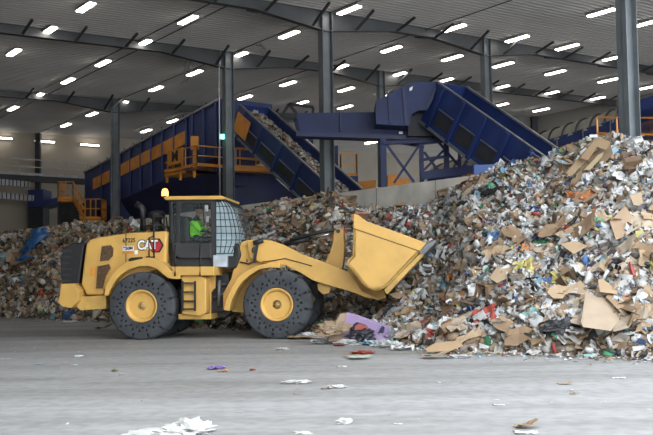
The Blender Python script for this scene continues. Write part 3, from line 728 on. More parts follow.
# cab
CY = -.80
cb = side('cab', [(168.5,201),(171,201),(171,262),(173,266),(170.5,266)], CY, CY+.08, M['black'], .01)
def cab(nm, pts, y0, y1, m, bev=.01): return side(nm, pts, y0, y1, m, bev, cb)
cab('roof', [(163.5,197.6),(166,196.2),(221,195.6),(225,197),(224,199.4),(165,199.8)], CY-.08, -CY+.08, M['yellow'], .02)
cab('roof_liner', [(167,199.8),(222,199.4),(221,202),(169,202)], CY, -CY, M['black'], .01)
for y in (CY, -CY-.07):
    cab('rear_pillar', [(168.5,201),(171.5,201),(174,243),(171,243)], y, y+.07, M['black'])
    cab('door_pillar', [(176,201),(179.5,201),(180,243),(176.5,243)], y, y+.07, M['black'])
    cab('front_pillar', [(210.5,201),(216,201),(216,265),(211.5,265)], y, y+.07, M['dark'])
cab('rear_window', [(171,202),(176.5,202),(177,242),(173.5,242)], CY+.02, CY+.035, M['glass'], 0)
cab('door_glass', [(179.5,206),(181,202.5),(183,201.8),(207,201.8),(210,203),(210.8,206),(210.8,241.5),(179.8,241.5)], CY+.02, CY+.035, M['glass'], 0)
cab('door_trim', [(179.5,201),(210.5,201),(210.5,203.5),(207,203.2),(184,203.2),(181.5,205),(180.8,209),(179.5,209)], CY-.005, CY+.04, M['black'], .003)
cab('door_panel', [(172,242.5),(211.5,242.5),(211.5,258.5),(180,258.5),(176,256),(172,250)], CY-.03, CY+.05, M['dark'], .03)
cab('lower_door_window', [(176,258.5),(212,258.5),(212,266),(176,266)], CY+.08, CY+.1, M['machine'], 0)
cab('cab_floor', [(172,258),(212,258),(212,266),(172,266)], CY+.12, -CY, M['machine'])
cab('rear_wall', [(170,214),(173,214),(175,262),(171.5,262)], CY+.1, -CY-.1, M['machine'])
cab('windscreen', [(216,200),(222,200),(234.5,243),(233,256),(216,256)], CY+.02, CY+.05, M['screen'], 0)
cab('windscreen', [(222,201),(223,201),(235.5,243),(234.5,244)], CY+.05, -CY-.05, M['screen'], 0)
cab('far_glass', [(180,203),(210,203),(210,242),(180,242)], -CY-.05, -CY-.035, M['glass'], 0)
for nm, pts in (('mirror', [(204.5,205),(208,205),(208,211.5),(204.5,211.5)]), ('mirror', [(205.5,216),(208.5,216),(208.5,222),(205.5,222)])):
    cab(nm, pts, CY-.1, CY-.06, M['galv'])
cab('mirror_arm', [(202,203),(203,203),(204.5,222),(203.5,222)], CY-.1, CY-.07, M['black'], 0)
# windscreen guard: cage of bars bulging forward
cage = MB(); yo = CY-.06
topx = [216, 221, 226, 231]; 
def cg(t, s, y):    # t down 0..1, s from pillar outwards 0..1
    u0 = 216; u1 = float(np.interp(t, [0, .08, .2, .5, .75, .85, 1], [224, 230, 234, 238.5, 240.5, 238, 234]))
    return L(u0+(u1-u0)*s, 199+(254-199)*t, y)
for i in range(9):
    t = i/8*.98+.01
    cage.tube([cg(t, s, yo) for s in (0, .5, 1)], .011, 5); a = cg(t, 1, yo); cage.tube([a, V((a.x, -yo, a.z))], .011, 5)
for s in (0, .22, .44, .66, .84, 1): cage.tube([cg(i/10*.98+.01, s, yo) for i in range(11)], .011, 5)
for k in range(1, 9):
    y = yo+(-2*yo)*k/9; cage.tube([V((p.x, y, p.z)) for p in [cg(i/8*.98+.01, 1, yo) for i in range(9)]], .010, 5)
cage.build('windscreen_guard', M['black'], cb, local=True)
# beacon, exhaust, precleaner, handrails
MB().tube([L(165,197.5,-.6), L(165,195.5,-.6)], .05, 10).build('beacon_base', M['black'], LD, local=True)
MB().lathe([(.085, 0), (.085, .1), (.06, .17), (.0, .19)], 16, Matrix.Translation(L(165,195.8,-.6))).build('beacon', M['amber'], LD, local=True)
ex = MB().tube([L(143,231,-.15), L(143,209.5,-.15), L(141.5,207.5,-.15), L(136,204,-.15)], .085, 14); ex.build('exhaust_stack', M['black'], LD, local=True)
MB().lathe([(.16, 0), (.17, .06), (.13, .1), (.12, .3), (.2, .34), (.22, .44), (.15, .52), (0, .54)], 20, Matrix.Translation(L(157,231,.05))).build('air_precleaner', M['black'], LD, local=True)
def rail(pts, y, r_=.018, nm='handrail'): MB().tube([L(u, v, y) for u, v in pts], r_, 8).build(nm, M['black'], LD, local=True)
rail([(144,218),(162,216.5),(164,219),(164,231)], -.62); rail([(144,218),(143.5,231)], -.62); rail([(154,217),(153.5,236),(149,238)], -.93)
rail([(154,217),(154,257)], -.95); rail([(149,257),(149,238),(154,236)], -.95); rail([(146,257),(155,257)], -.97); rail([(144,226),(163,225)], -.62); rail([(166,217),(168,230)], -.6)
side('hood_vent', [(128,259.5),(131,257.5),(142,256.8),(142.5,258.5),(136,260),(129,261.5)], -1.24, -1.18, M['black'], .01)
# decals
def decal(nm, u0, v0, u1, v1, m, dy=.012): return side(nm, [(u0,v0),(u1,v0-.3),(u1,v1-.3),(u0,v1)], hy-dy, hy-.001, m, 0)
Md = lambda u, v, dy=.016: frameM(L(u, v, hy-dy), V((1, 0, .02)).normalized(), V((0, 0, 1)), V((0, -1, 0)))
hx = L(156, 245.5, hy-.004); mb = MB(); mb.lathe([(.20, 0), (.20, .008)], 6, Matrix.Translation(hx) @ Mx @ Matrix.Rotation(PI/2*0, 4, 'Z')); mb.build('hexagon_emblem', M['ink'], LD, local=True)
hx = L(155.5, 245.5, hy-.014); mb = MB(); mb.lathe([(.165, 0), (.165, .006)], 6, Matrix.Translation(hx) @ Mx); mb.build('hexagon_emblem', M['red'], LD, local=True)
text('CAT', .31, M['ink'], LD, Md(147.5, 245.3, .024), ext=.003, bold=.028, sx=.84); text('CAT', .31, M['white'], LD, Md(147.5, 245.3, .032), ext=.003, bold=.010, sx=.84)
mb = MB(); c = L(147.6, 248, hy-.04); mb.prism([c+V((-.045, 0, -.05)), c+V((.045, 0, -.05)), c+V((0, 0, .04))], (0, .01, 0)); mb.build('logo_triangle', M['yellow'], LD, local=True)
text('67225', .15, M['ink'], LD, Md(129, 240.5), ext=.002, bold=.002, sx=.9)
decal('badge_plate', 122.5, 246.2, 133.5, 251, M['white']); text('950M', .11, M['ink'], LD, Md(128, 248.4, .02), ext=.002, bold=.004)
decal('badge_plate', 122.5, 251, 133.5, 254, M['orange'])
decal('badge_plate', 134.5, 250.5, 137.5, 254.5, M['white'])
# seat
cab('seat', [(184,246),(200,246),(200,241),(189,240.5),(187,216),(183,216)], -.28, .28, M['seat'], .04)
# steering column
st = MB().tube([L(207,258,0), L(203,240,0)], .04, 8); st.tube([L(203,240,0)+V((.16*math.cos(a)*.35, .19*math.sin(a), .16*math.cos(a))) for a in [2*PI*k/16 for k in range(17)]], .014, 6); st.build('steering_wheel', M['black'], cb, local=True)
# ------------------------------------------------------------------ driver
def skinned(name, verts, edges, radii, m, parent, root=0, sub=2):
    me = bpy.data.meshes.new(name); me.from_pydata([tuple(v) for v in verts], edges, []); me.materials.append(m)
    o = bpy.data.objects.new(name, me); COL.objects.link(o); o.parent = parent
    sk = o.modifiers.new('skin', 'SKIN'); sk.use_smooth_shade = True
    for i, r in enumerate(radii):
        rr = r if isinstance(r, tuple) else (r, r); me.skin_vertices[0].data[i].radius = rr; me.skin_vertices[0].data[i].use_root = (i == root)
    sb = o.modifiers.new('sub', 'SUBSURF'); sb.levels = sub; sb.render_levels = sub; return o
hip = L(194.5, 240, -.12)
dl = T+exl*hip.x; dl.z = hip.z-.12
DR = empty('person', dl, 'person in a bright green high-visibility vest sitting in the loader cab', 'person'); DR.rotation_euler = (0, 0, yaw)
hz = .12
bv = [(0,0,hz),(.0,0,hz+.2),(.01,0,hz+.4),(.03,0,hz+.53),(.05,0,hz+.60),(.06,0,hz+.68),          # pelvis..neck..head base
      (.02,-.19,hz+.46),(.16,-.27,hz+.24),(.36,-.17,hz+.22),
      (.02,.19,hz+.46),(.16,.27,hz+.24),(.36,.17,hz+.22),
      (.10,-.10,hz-.01),(.45,-.13,hz+.03),(.50,-.13,hz-.36),(.62,-.13,hz-.40),
      (.10,.10,hz-.01),(.45,.13,hz+.03),(.50,.13,hz-.36),(.62,.13,hz-.40)]
be = [(0,1),(1,2),(2,3),(3,4),(4,5),(3,6),(6,7),(7,8),(3,9),(9,10),(10,11),(0,12),(12,13),(13,14),(14,15),(0,16),(16,17),(17,18),(18,19)]
br = [(.15,.12),(.15,.115),(.17,.12),(.12,.09),.055,.06,.07,.052,.035,.07,.052,.035,.10,.075,.05,.045,.10,.075,.05,.045]
skinned('body', bv, be, br, M['trouser'], DR)
vv = [(0,0,hz+.04),(0,0,hz+.2),(.01,0,hz+.4),(.03,0,hz+.52),(.02,-.19,hz+.46),(.11,-.24,hz+.32),(.02,.19,hz+.46),(.11,.24,hz+.32),(.22,-.25,hz+.22),(.22,.25,hz+.22)]
skinned('hivis_vest', vv, [(0,1),(1,2),(2,3),(3,4),(4,5),(3,6),(6,7),(5,8),(7,9)], [(.20,.18),(.20,.17),(.21,.17),(.14,.12),.10,.085,.10,.085,.062,.062], M['hivis'], DR)
hd = V((.09, 0, hz+.77)); mb = MB()
vs = []; fs = []; n1, n2 = 16, 12
for i in range(n2+1):
    th = PI*i/n2
    for j in range(n1):
        a = 2*PI*j/n1; x = .10*math.sin(th)*math.cos(a); y = .078*math.sin(th)*math.sin(a); z = .125*math.cos(th)
        if z < 0: y *= 1+z*2.2; x *= 1+z*.8
        if x > .06 and abs(y) < .03 and -.05 < z < .015: x += .028
        if x > .06 and .01 < z < .04 and .015 < abs(y) < .05: x -= .012
        vs.append(hd+V((x, y, z)))
for i in range(n2):
    for j in range(n1): fs.append((i*n1+j, i*n1+(j+1) % n1, (i+1)*n1+(j+1) % n1, (i+1)*n1+j))
mb.add(vs, fs, 0, True)
for sy in (-1, 1): mb.lathe([(.028, -.008), (.03, .008), (.01, .012)], 10, Matrix.Translation(hd+V((-.005, sy*.079, -.005))) @ Mx)
mb.tube([hd+V((-.02, 0, -.20)), hd+V((0, 0, -.08))], .055, 12)
mb.build('head', M['skin'], DR, local=True)
mb = MB()
for sy in (-1, 1): mb.lathe([(.0, -.004), (.011, 0), (.0, .006)], 8, Matrix.Translation(hd+V((.088, sy*.032, .022))))
mb.bar(hd+V((.088, -.025, -.062)), hd+V((.088, .025, -.062)), .008); mb.build('eyes_and_mouth', M['ink'], DR, local=True)
mb = MB(); mb.lathe([(.112, .03), (.115, .05), (.105, .1), (.07, .14), (0, .155)], 16, Matrix.Translation(hd+V((-.008, 0, -.01)))); mb.prism([hd+V((.08, -.07, .025)), hd+V((.17, -.04, .02)), hd+V((.17, .04, .02)), hd+V((.08, .07, .025))], (0, 0, .012)); mb.build('cap', M['trouser'], DR, local=True)
for sy in (-1, 1):
    w_ = V((.36, sy*.17, hz+.22)); hvs = [w_, w_+V((.05, 0, .015)), w_+V((.10, 0, .02))]; hed = [(0,1),(1,2)]; hr = [(.028,.022),(.035,.02),(.03,.016)]
    for k in range(4):
        o = len(hvs); b0_ = w_+V((.09, (-.028+.019*k), .02)); ln = (.032, .037, .035, .027)[k]
        hvs += [b0_, b0_+V((ln, 0, .004)), b0_+V((ln*1.5, 0, -.022)), b0_+V((ln*1.2, 0, -.045))]; hed += [(2, o), (o, o+1), (o+1, o+2), (o+2, o+3)]; hr += [.009, .009, .008, .007]
    o = len(hvs); b0_ = w_+V((.03, -sy*.03, .01)); hvs += [b0_, b0_+V((.03, -sy*.022, -.008)), b0_+V((.055, -sy*.018, -.03))]; hed += [(1, o), (o, o+1), (o+1, o+2)]; hr += [.012, .010, .008]
    skinned('hand', hvs, hed, hr, M['skin'], DR, sub=1)
# ------------------------------------------------------------------ waste heap
fu = [-200,-60,0,60,110,170,240,290,325,365,400,450,520,600,700,860]
fv = [318,318,318,320,322,327,330,332,335,339,347,353,355,357.5,361,366]
su = [-200,-60,0,40,80,120,165,245,262,300,330,348,372,400,432,450,470,500,540,565,585,600,625,653,720,860]
sv = [236,236,236,229,223,226,230,216,208,201,194,207,209,211,206,196,181,171,163,153,149,144,143,142,136,130]
NU = 420; NV = 64; U_MIN, U_MAX = -190, 850
foot = []; crest = []; back = []
for i in range(NU+1):
    u = U_MIN+(U_MAX-U_MIN)*i/NU
    f = ground(u, float(np.interp(u, fu, fv)))
    wp = wallp(min(u, 800)); wy = wp.y
    dcr = min(wy-.7, f.y+8.5)
    if u > 430: dcr = max(wy-.3, f.y+4.8)
    dcr = max(dcr, f.y+4.2)
    c = at(u, float(np.interp(u, su, sv)), dcr)
    foot.append(f); crest.append(c)
    d = ray(u, 275); d.z = 0; d = d/d.y
    back.append(V((c.x, c.y, 0))+d*1.6)
prof_v = [0, .04, .12, .3, .5, .7, .86, 1.0]; prof_h = [0, .10, .21, .42, .63, .82, .96, 1.0]
Zg = np.zeros((NU+1, NV+1, 3))
for i in range(NU+1):
    f, c, b = foot[i], crest[i], back[i]; u_i = U_MIN+(U_MAX-U_MIN)*i/NU
    for j in range(NV+1):
        v = j/NV
        if v <= .86:
            t = v/.86; x = f.x+(c.x-f.x)*t; y = f.y+(c.y-f.y)*t; wl = float(np.interp(u_i, [270, 310, 425, 470], [0, 1, 1, 0])); z = c.z*((1-wl)*float(np.interp(t, prof_v, prof_h))+wl*float(np.interp(t, [0, .08, .25, .35, .5, .7, .86, 1], [0, .06, .09, .17, .42, .70, .90, 1])))
        else:
            t = (v-.86)/.14; x = c.x+(b.x-c.x)*t; y = c.y+(b.y-c.y)*t; z = c.z*(1-.12*t)
        amp = min(1, v*6)*(1-.65*max(0, (v-.6)/.4) if v < .97 else .3)
        nz = noise.noise(V((x*.55, y*.55, 3)))*.42+noise.noise(V((x*1.5, y*1.5, 9)))*.24+noise.noise(V((x*3.7, y*3.7, 5)))*.10
        z = max(-.02 if v < .03 else .0, z+nz*amp)
        dx = noise.noise(V((x*.8, y*.8, 20)))*.35*(1 if v < .3 else .3)
        Zg[i, j] = (x+dx*.3, y+dx, z)
Zg[:, 0, 2] = -.05
def surf(u, v):                          # vectorised bilinear lookup, u in 0..NU, v in 0..NV
    i = np.clip(u.astype(int), 0, NU-1); j = np.clip(v.astype(int), 0, NV-1); a = (u-i)[:, None]; b = (v-j)[:, None]
    p00, p10, p01, p11 = Zg[i, j], Zg[i+1, j], Zg[i, j+1], Zg[i+1, j+1]
    P = p00*(1-a)*(1-b)+p10*a*(1-b)+p01*(1-a)*b+p11*a*b
    n = np.cross(p10-p00, p01-p00); n /= np.linalg.norm(n, axis=1)[:, None]+1e-9
    return P, n
PAL = [((.46,.32,.20), 13), ((.33,.225,.14), 9), ((.56,.44,.31), 10), ((.74,.73,.71), 20), ((.60,.59,.56), 17), ((.44,.42,.39), 13), ((.86,.87,.88), 12),
       ((.05,.05,.055), 8), ((.15,.125,.105), 9), ((.10,.20,.44), 1.9), ((.22,.44,.58), 2.3), ((.52,.08,.06), 1.9), ((.08,.34,.18), 1.7), ((.66,.60,.22), 1.0), ((.66,.32,.12), .8), ((.52,.38,.46), .9), ((.30,.52,.50), 1.0)]  # extra weight on near-black and dark brown stands for shadowed gaps between pieces
pc = np.array([p[0] for p in PAL]); pw = np.array([p[1] for p in PAL]); pw = pw/pw.sum()
pwl = pw.copy(); pwl[[0,1]] *= 2.0; pwl[[3,6]] *= .42; pwl[[7,8,5]] *= 1.6; pwl /= pwl.sum(); pcl = pc*.80
# triangle-only fragment prototypes
def proto_sheet(seed, nx=2, ny=2, cr=.28, ext=1.0):
    ext *= .8
    r = np.random.default_rng(seed); vs = []; fs = []
    for i in range(nx+1):
        for j in range(ny+1): vs.append(((i/nx-.5)+r.normal(0, .07), (j/ny-.5)*ext+r.normal(0, .07), r.normal(0, cr*.5)))
    for i in range(nx):
        for j in range(ny):
            a = i*(ny+1)+j; fs += [(a, a+ny+1, a+ny+2), (a, a+ny+2, a+1)]
    return np.array(vs), np.array(fs)
def proto_blob(seed, flat=.6):
    r = np.random.default_rng(seed); t = (1+5**.5)/2
    v = np.array([(-1,t,0),(1,t,0),(-1,-t,0),(1,-t,0),(0,-1,t),(0,1,t),(0,-1,-t),(0,1,-t),(t,0,-1),(t,0,1),(-t,0,-1),(-t,0,1)], float)/1.9/2
    v *= (1+r.normal(0, .25, (12, 1))); v[:, 2] *= flat; v[:, 0] *= r.uniform(.8, 1.4)
    f = np.array([(0,11,5),(0,5,1),(0,1,7),(0,7,10),(0,10,11),(1,5,9),(5,11,4),(11,10,2),(10,7,6),(7,1,8),(3,9,4),(3,4,2),(3,2,6),(3,6,8),(3,8,9),(4,9,5),(2,4,11),(6,2,10),(8,6,7),(9,8,1)])
    return v, f
def proto_box(a, b, c):
    v = np.array([(x*a, y*b, z*c) for x in (-.5, .5) for y in (-.5, .5) for z in (-.5, .5)])
    f = np.array([(0,1,3),(0,3,2),(4,6,7),(4,7,5),(0,4,5),(0,5,1),(2,3,7),(2,7,6),(0,2,6),(0,6,4),(1,5,7),(1,7,3)]); return v, f
def proto_cyl(n=7):
    prof = [(.0,-.5),(.16,-.5),(.17,.15),(.06,.38),(.06,.5),(0,.5)]; v = []; f = []
    for r_, h in prof:
        for k in range(n): v.append((h, r_*math.cos(2*PI*k/n), r_*math.sin(2*PI*k/n)))
    for i in range(len(prof)-1):
        for k in range(n): a, b = i*n+k, i*n+(k+1) % n; f += [(a, b, b+n), (a, b+n, a+n)]
    return np.array(v), np.array(f)
PROT = [proto_sheet(1), proto_sheet(2, 2, 1, .2, .5), proto_sheet(3, 3, 3, .35), proto_sheet(4, 2, 2, .12, .7), proto_sheet(5, 3, 2, .3, .6), proto_blob(6), proto_blob(7, .4), proto_blob(8, .8), proto_box(1, .7, .3), proto_box(1, .3, .3), proto_cyl(), proto_sheet(9, 3, 1, .3, .25)]
PRW = np.array([14, 12, 14, 12, 14, 3, 5, 1.5, 3, 3, 3, 14.]); PRW /= PRW.sum()
def scatter(P, n, size, cols, tilt=.55):
    N = len(P); which = rng.choice(len(PROT), N, p=PRW)
    Vs = []; Fs = []; Cs = []; off = 0
    nn = n+rng.normal(0, tilt, (N, 3)); nn /= np.linalg.norm(nn, axis=1)[:, None]
    t = rng.normal(0, 1, (N, 3)); t -= (t*nn).sum(1)[:, None]*nn; t /= np.linalg.norm(t, axis=1)[:, None]; b = np.cross(nn, t)
    for k, (pv, pf) in enumerate(PROT):
        idx = np.where(which == k)[0]
        if not len(idx): continue
        R = np.stack([t[idx], b[idx], nn[idx]], axis=2)
        vv = np.einsum('nij,vj->nvi', R, pv)*size[idx][:, None, None]+P[idx][:, None, :]+(n[idx]*size[idx][:, None]*.18)[:, None, :]
        vv[..., 2] = np.maximum(vv[..., 2], .004+rng.uniform(0, .02, (len(idx), 1)))
        Vs.append(vv.reshape(-1, 3)); m = len(pv)
        Fs.append((pf[None]+(np.arange(len(idx))*m)[:, None, None]+off).reshape(-1, 3)); off += len(idx)*m
        sh = rng.uniform(.8, 1.12, (len(idx), 1)); Cs.append(np.repeat(np.clip(cols[idx]*sh, 0, 1), m, axis=0))
    return np.concatenate(Vs), np.concatenate(Fs), np.concatenate(Cs)
def big_mesh(name, Vt, Ft, Ct, extra, mats):
    # extra: (verts, quads) of the packed body, material 0; fragments material 1
    ev, ef = extra; n0 = len(ev)
    allv = np.concatenate([ev, Vt]) if n0 else Vt
    origin = np.array([allv[:, 0].mean(), allv[:, 1].mean(), 0]); allv = allv-origin
    me = bpy.data.meshes.new(name); me.vertices.add(len(allv)); me.vertices.foreach_set('co', allv.astype(np.float32).ravel())
    q = len(ef)*4; loops = np.concatenate([np.array(ef).ravel() if n0 else np.zeros(0, int), (Ft+n0).ravel()]).astype(np.int32)
    me.loops.add(len(loops)); me.loops.foreach_set('vertex_index', loops)
    starts = np.concatenate([np.arange(len(ef))*4, q+np.arange(len(Ft))*3]).astype(np.int32)
    me.polygons.add(len(starts)); me.polygons.foreach_set('loop_start', starts)
    mi = np.concatenate([np.zeros(len(ef)), np.ones(len(Ft))]).astype(np.int32); 
    for m in mats: me.materials.append(m)
    me.polygons.foreach_set('material_index', mi)
    me.update(calc_edges=True); me.validate()
    ca = me.color_attributes.new('Col', 'FLOAT_COLOR', 'POINT'); cc = np.ones((len(allv), 4), np.float32); cc[n0:, :3] = Ct; ca.data.foreach_set('color', cc.ravel())
    o = bpy.data.objects.new(name, me); o.location = origin; COL.objects.link(o); return o
def u2i(u): return (u-U_MIN)/(U_MAX-U_MIN)*NU
def heap(u0, u1, count, smin, smax, w, label):
    i0, i1 = int(u2i(u0)), int(u2i(u1)); g = Zg[i0:i1+1]; ev = g.reshape(-1, 3).copy(); ev[:, 2] -= .04; nv = NV+1
    ef = [(a*nv+b, (a+1)*nv+b, (a+1)*nv+b+1, a*nv+b+1) for a in range(i1-i0) for b in range(NV)]
    uu = rng.uniform(i0, i1, count); vv = rng.uniform(0, 1, count)**.9*NV
    P, n = surf(uu, vv); flip = n[:, 2] < 0; n[flip] *= -1
    size = smin+(smax-smin)*rng.power(.42, count); cols = pc[rng.choice(len(pc), count, p=w)]*(np.array([1.0, .93, .83]) if u0 < 0 else 1)
    Vt, Ft, Ct = scatter(P, n, size, cols)
    return tag(big_mesh('mixed_waste', Vt, Ft, Ct, (ev, ef), [M['mound'], M['litter']]), label, 'waste', kind='stuff')
heap(-190, 345, 40000, .07, .34, pwl, 'long low heap of loose mixed recycling behind and left of the loader')
heap(345, 850, 40000, .05, .27, pw, 'tall heap of loose mixed recycling filling the right side of the hall')
# waste riding on the first conveyor
cnt = 1600; tt = rng.uniform(0, 1, cnt); ww = rng.uniform(.08, .95, cnt)
Pc = np.array([tuple(A1+(B1-A1)*a+h2*w1*b-n_1*(.62-.30*math.sin(b*PI))) for a, b in zip(tt, ww)]); nc = np.repeat(np.array([tuple(n_1)]), cnt, 0)
Vt, Ft, Ct = scatter(Pc, nc, rng.uniform(.1, .3, cnt), pc[rng.choice(len(pc), cnt, p=pwl)])
tag(big_mesh('conveyed_waste', Vt, Ft, Ct, (np.zeros((0, 3)), []), [M['mound'], M['litter']]), 'loose mixed waste riding up the left inclined conveyor', 'waste', kind='stuff')
# crumbs along the foot of the heap and over the floor
cnt = 1500; uu = rng.uniform(u2i(-40), u2i(700), cnt); P, n = surf(uu, np.zeros(cnt))
away = rng.exponential(.28, cnt); P[:, 1] -= away; P[:, 2] = .01; n[:] = (0, 0, 1)
Vt, Ft, Ct = scatter(P, n, rng.uniform(.03, .10, cnt), pc[rng.choice(len(pc), cnt, p=pw)], .15)
tag(big_mesh('litter_crumbs', Vt, Ft, Ct, (np.zeros((0, 3)), []), [M['mound'], M['litter']]), 'small crumbs of litter strewn along the foot of the heaps', 'litter', kind='stuff')
cnt = 130; P = np.stack([rng.uniform(-8, 8, cnt), rng.uniform(9.5, 22, cnt), np.full(cnt, .006)], 1); n = np.repeat([[0, 0, 1.]], cnt, 0)
Vt, Ft, Ct = scatter(P, n, rng.uniform(.015, .05, cnt), pc[rng.choice([3, 4, 6, 5, 0], cnt)], .1)
tag(big_mesh('floor_specks', Vt, Ft, Ct, (np.zeros((0, 3)), []), [M['mound'], M['litter']]), 'tiny specks of paper scattered over the open concrete', 'litter', kind='stuff')
# ------------------------------------------------------------------ individual items in the heap
def npmesh(name, vf, m, smooth=False):
    me = bpy.data.meshes.new(name); me.from_pydata([tuple(p) for p in vf[0]], [], [tuple(int(i) for i in f) for f in vf[1]]); me.materials.append(m)
    if smooth: me.polygons.foreach_set('use_smooth', [True]*len(me.polygons))
    return me
def solid_sheet(seed, nx, ny, cr, ext, th, fold=0):
    r = np.random.default_rng(seed); vs = []; fs = []
    ox = r.normal(0, .05, (nx+1, ny+1)); z = r.normal(0, cr*.3, (nx+1, ny+1)); fa = r.uniform(-.6, .6); fp = r.uniform(-.2, .2)
    for s_ in (0, 1):
        for i in range(nx+1):
            for j in range(ny+1):
                x = i/nx-.5; y = (j/ny-.5)*ext; zz = z[i, j]+fold*max(0, x-fp)*1.1+fold*.5*max(0, fa*y)
                edge = (i in (0, nx) or j in (0, ny)); vs.append((x+ox[i, j]*edge, y+ox[j % (nx+1), i % (ny+1)]*edge, zz-s_*th))
    n = (nx+1)*(ny+1)
    def id(i, j, s_=0): return s_*n+i*(ny+1)+j
    for i in range(nx):
        for j in range(ny):
            fs.append((id(i,j), id(i+1,j), id(i+1,j+1), id(i,j+1))); fs.append((id(i,j,1), id(i,j+1,1), id(i+1,j+1,1), id(i+1,j,1)))
    for i in range(nx): fs += [(id(i,0), id(i,0,1), id(i+1,0,1), id(i+1,0)), (id(i,ny), id(i+1,ny), id(i+1,ny,1), id(i,ny,1))]
    for j in range(ny): fs += [(id(0,j), id(0,j+1), id(0,j+1,1), id(0,j,1)), (id(nx,j), id(nx,j,1), id(nx,j+1,1), id(nx,j+1))]
    return np.array(vs), fs
def crumple(seed, n=9, m=12, flat=.55, spike=.3, ell=1.3):
    vs = []; fs = []; random.seed(seed); o = V((seed*3.1, 0, 0))
    for i in range(n+1):
        th = PI*i/n
        for j in range(m):
            a = 2*PI*j/m; p = V((math.sin(th)*math.cos(a), math.sin(th)*math.sin(a), math.cos(th)))
            k = 1+spike*noise.noise(p*2.3+o)*1.6+spike*.7*noise.noise(p*5+o)+spike*.5*noise.noise(p*10+o)
            vs.append((p.x*.5*ell*k, p.y*.5*k, p.z*.5*flat*k))
    for i in range(n):
        for j in range(m): fs.append((i*m+j, i*m+(j+1) % m, (i+1)*m+(j+1) % m, (i+1)*m+j))
    return np.array(vs), fs
def open_box(a, b, c, seed):
    r = random.Random(seed); v = []; f = []
    def quad(p): o = len(v); v.extend(p); f.append((o, o+1, o+2, o+3))
    x, y, z = a/2, b/2, c
    quad([(-x,-y,0),(x,-y,0),(x,y,0),(-x,y,0)])
    P = [(-x,-y),(x,-y),(x,y),(-x,y)]
    for i in range(4):
        p, q = P[i], P[(i+1) % 4]; s_ = r.uniform(-.06, .06)
        quad([(*p, 0), (*q, 0), (q[0], q[1]+s_, z), (p[0], p[1]+s_, z)])
        mx, my = (p[0]+q[0])/2, (p[1]+q[1])/2; L_ = math.hypot(mx, my); o = r.uniform(.1, .35); h = r.uniform(-.2, .25)
        dx, dy = mx/L_*o, my/L_*o; quad([(p[0], p[1]+s_, z), (q[0], q[1]+s_, z), (q[0]*.9+dx, q[1]*.9+s_+dy, z+h), (p[0]*.9+dx, p[1]*.9+s_+dy, z+h)])
    return np.array(v), f
bot = [(0,-.5),(.13,-.5),(.15,-.46),(.145,-.1),(.15,.12),(.07,.34),(.052,.38),(.052,.44)]
def lathe_v(prof, n=12):
    v = []; f = []
    for r_, h in prof:
        for k in range(n): v.append((h, r_*math.cos(2*PI*k/n), r_*math.sin(2*PI*k/n)))
    for i in range(len(prof)-1):
        for k in range(n): f.append((i*n+k, i*n+(k+1) % n, (i+1)*n+(k+1) % n, (i+1)*n+k))
    f.append(tuple(range(n))[::-1]); f.append(tuple((len(prof)-1)*n+k for k in range(n))); return np.array(v), f
KM = {'cardboard': [npmesh('cardboard_piece', solid_sheet(s, 5, 4, .12 if s % 2 else .05, (.6, .8, .45, 1)[s % 4], .02, (0, .8, -.7, .4)[s % 4]), M['kraft']) for s in range(12)]+[npmesh('cardboard_strip', solid_sheet(70+s, 6, 3, .06, (.35, .28, .45, .22)[s], .02, (.1, -.15, .3, 0)[s]), M['kraft']) for s in range(4)],
      'paper': [npmesh('paper_scrap', solid_sheet(40+s, 6, 5, .28, (.7, .9, .5)[s % 3], .008, (0, .6, -.6)[s % 3]), M['litobj']) for s in range(12)],
      'bag': [npmesh('plastic_bag', crumple(s, 15, 22, (.40, .5, .3)[s % 3], .60, (1.3, 1.7, 2.1)[s % 3]), M['film']) for s in range(1, 9)],
      'bottle': [npmesh('plastic_bottle', lathe_v(bot), M['film'], True)], 'cap': [npmesh('bottle_cap', lathe_v([(.058,.44),(.058,.5),(.0,.5)]), M['litobj'])],
      'wad': [npmesh('crumpled_wad', crumple(30+s, 18, 26, .6, .5, (1.1, 1.4, 1.8)[s % 3]), M['film']) for s in range(8)],
      'can': [npmesh('drink_can', lathe_v([(0,-.5),(.22,-.5),(.27,-.46),(.25,-.1),(.27,.2),(.27,.45),(.22,.5),(.2,.48)]), M['film'], True)],
      'box': [npmesh('cardboard_box', open_box(1, .7, .55, s), M['kraft']) for s in range(5)]}
CN = {'brown': (.35,.235,.14), 'tan': (.46,.33,.205), 'dark brown': (.22,.14,.085), 'white': (.72,.72,.71), 'pale grey': (.55,.55,.54), 'grey': (.36,.36,.35), 'black': (.025,.025,.028), 'blue': (.09,.17,.38), 'light blue': (.33,.47,.56), 'beige': (.54,.44,.33),
      'red': (.42,.07,.05), 'green': (.09,.30,.15), 'yellow': (.62,.56,.20), 'orange': (.66,.25,.09), 'pink': (.56,.40,.44), 'teal': (.22,.43,.42), 'clear grey': (.5,.54,.55)}
def orient(nrm, spin, tilt):
    n = V(nrm)+V(tilt); n.normalize(); t = V((math.cos(spin), math.sin(spin), 0)); t = (t-n*t.dot(n)).normalized(); b = n.cross(t)
    return Matrix(((t.x, b.x, n.x), (t.y, b.y, n.y), (t.z, b.z, n.z))).to_euler()
def zone(u, v):
    if u < 88: return 'on the low heap left of the loader'
    if u < 345: return 'on the low heap behind the loader'
    if u < 440: return 'on the slope beside the bucket'
    k = 'near the foot' if v < .3 else ('halfway up' if v < .62 else 'high up')
    return f"{k} on the right heap's {'left' if u < 550 else 'right'} half" 
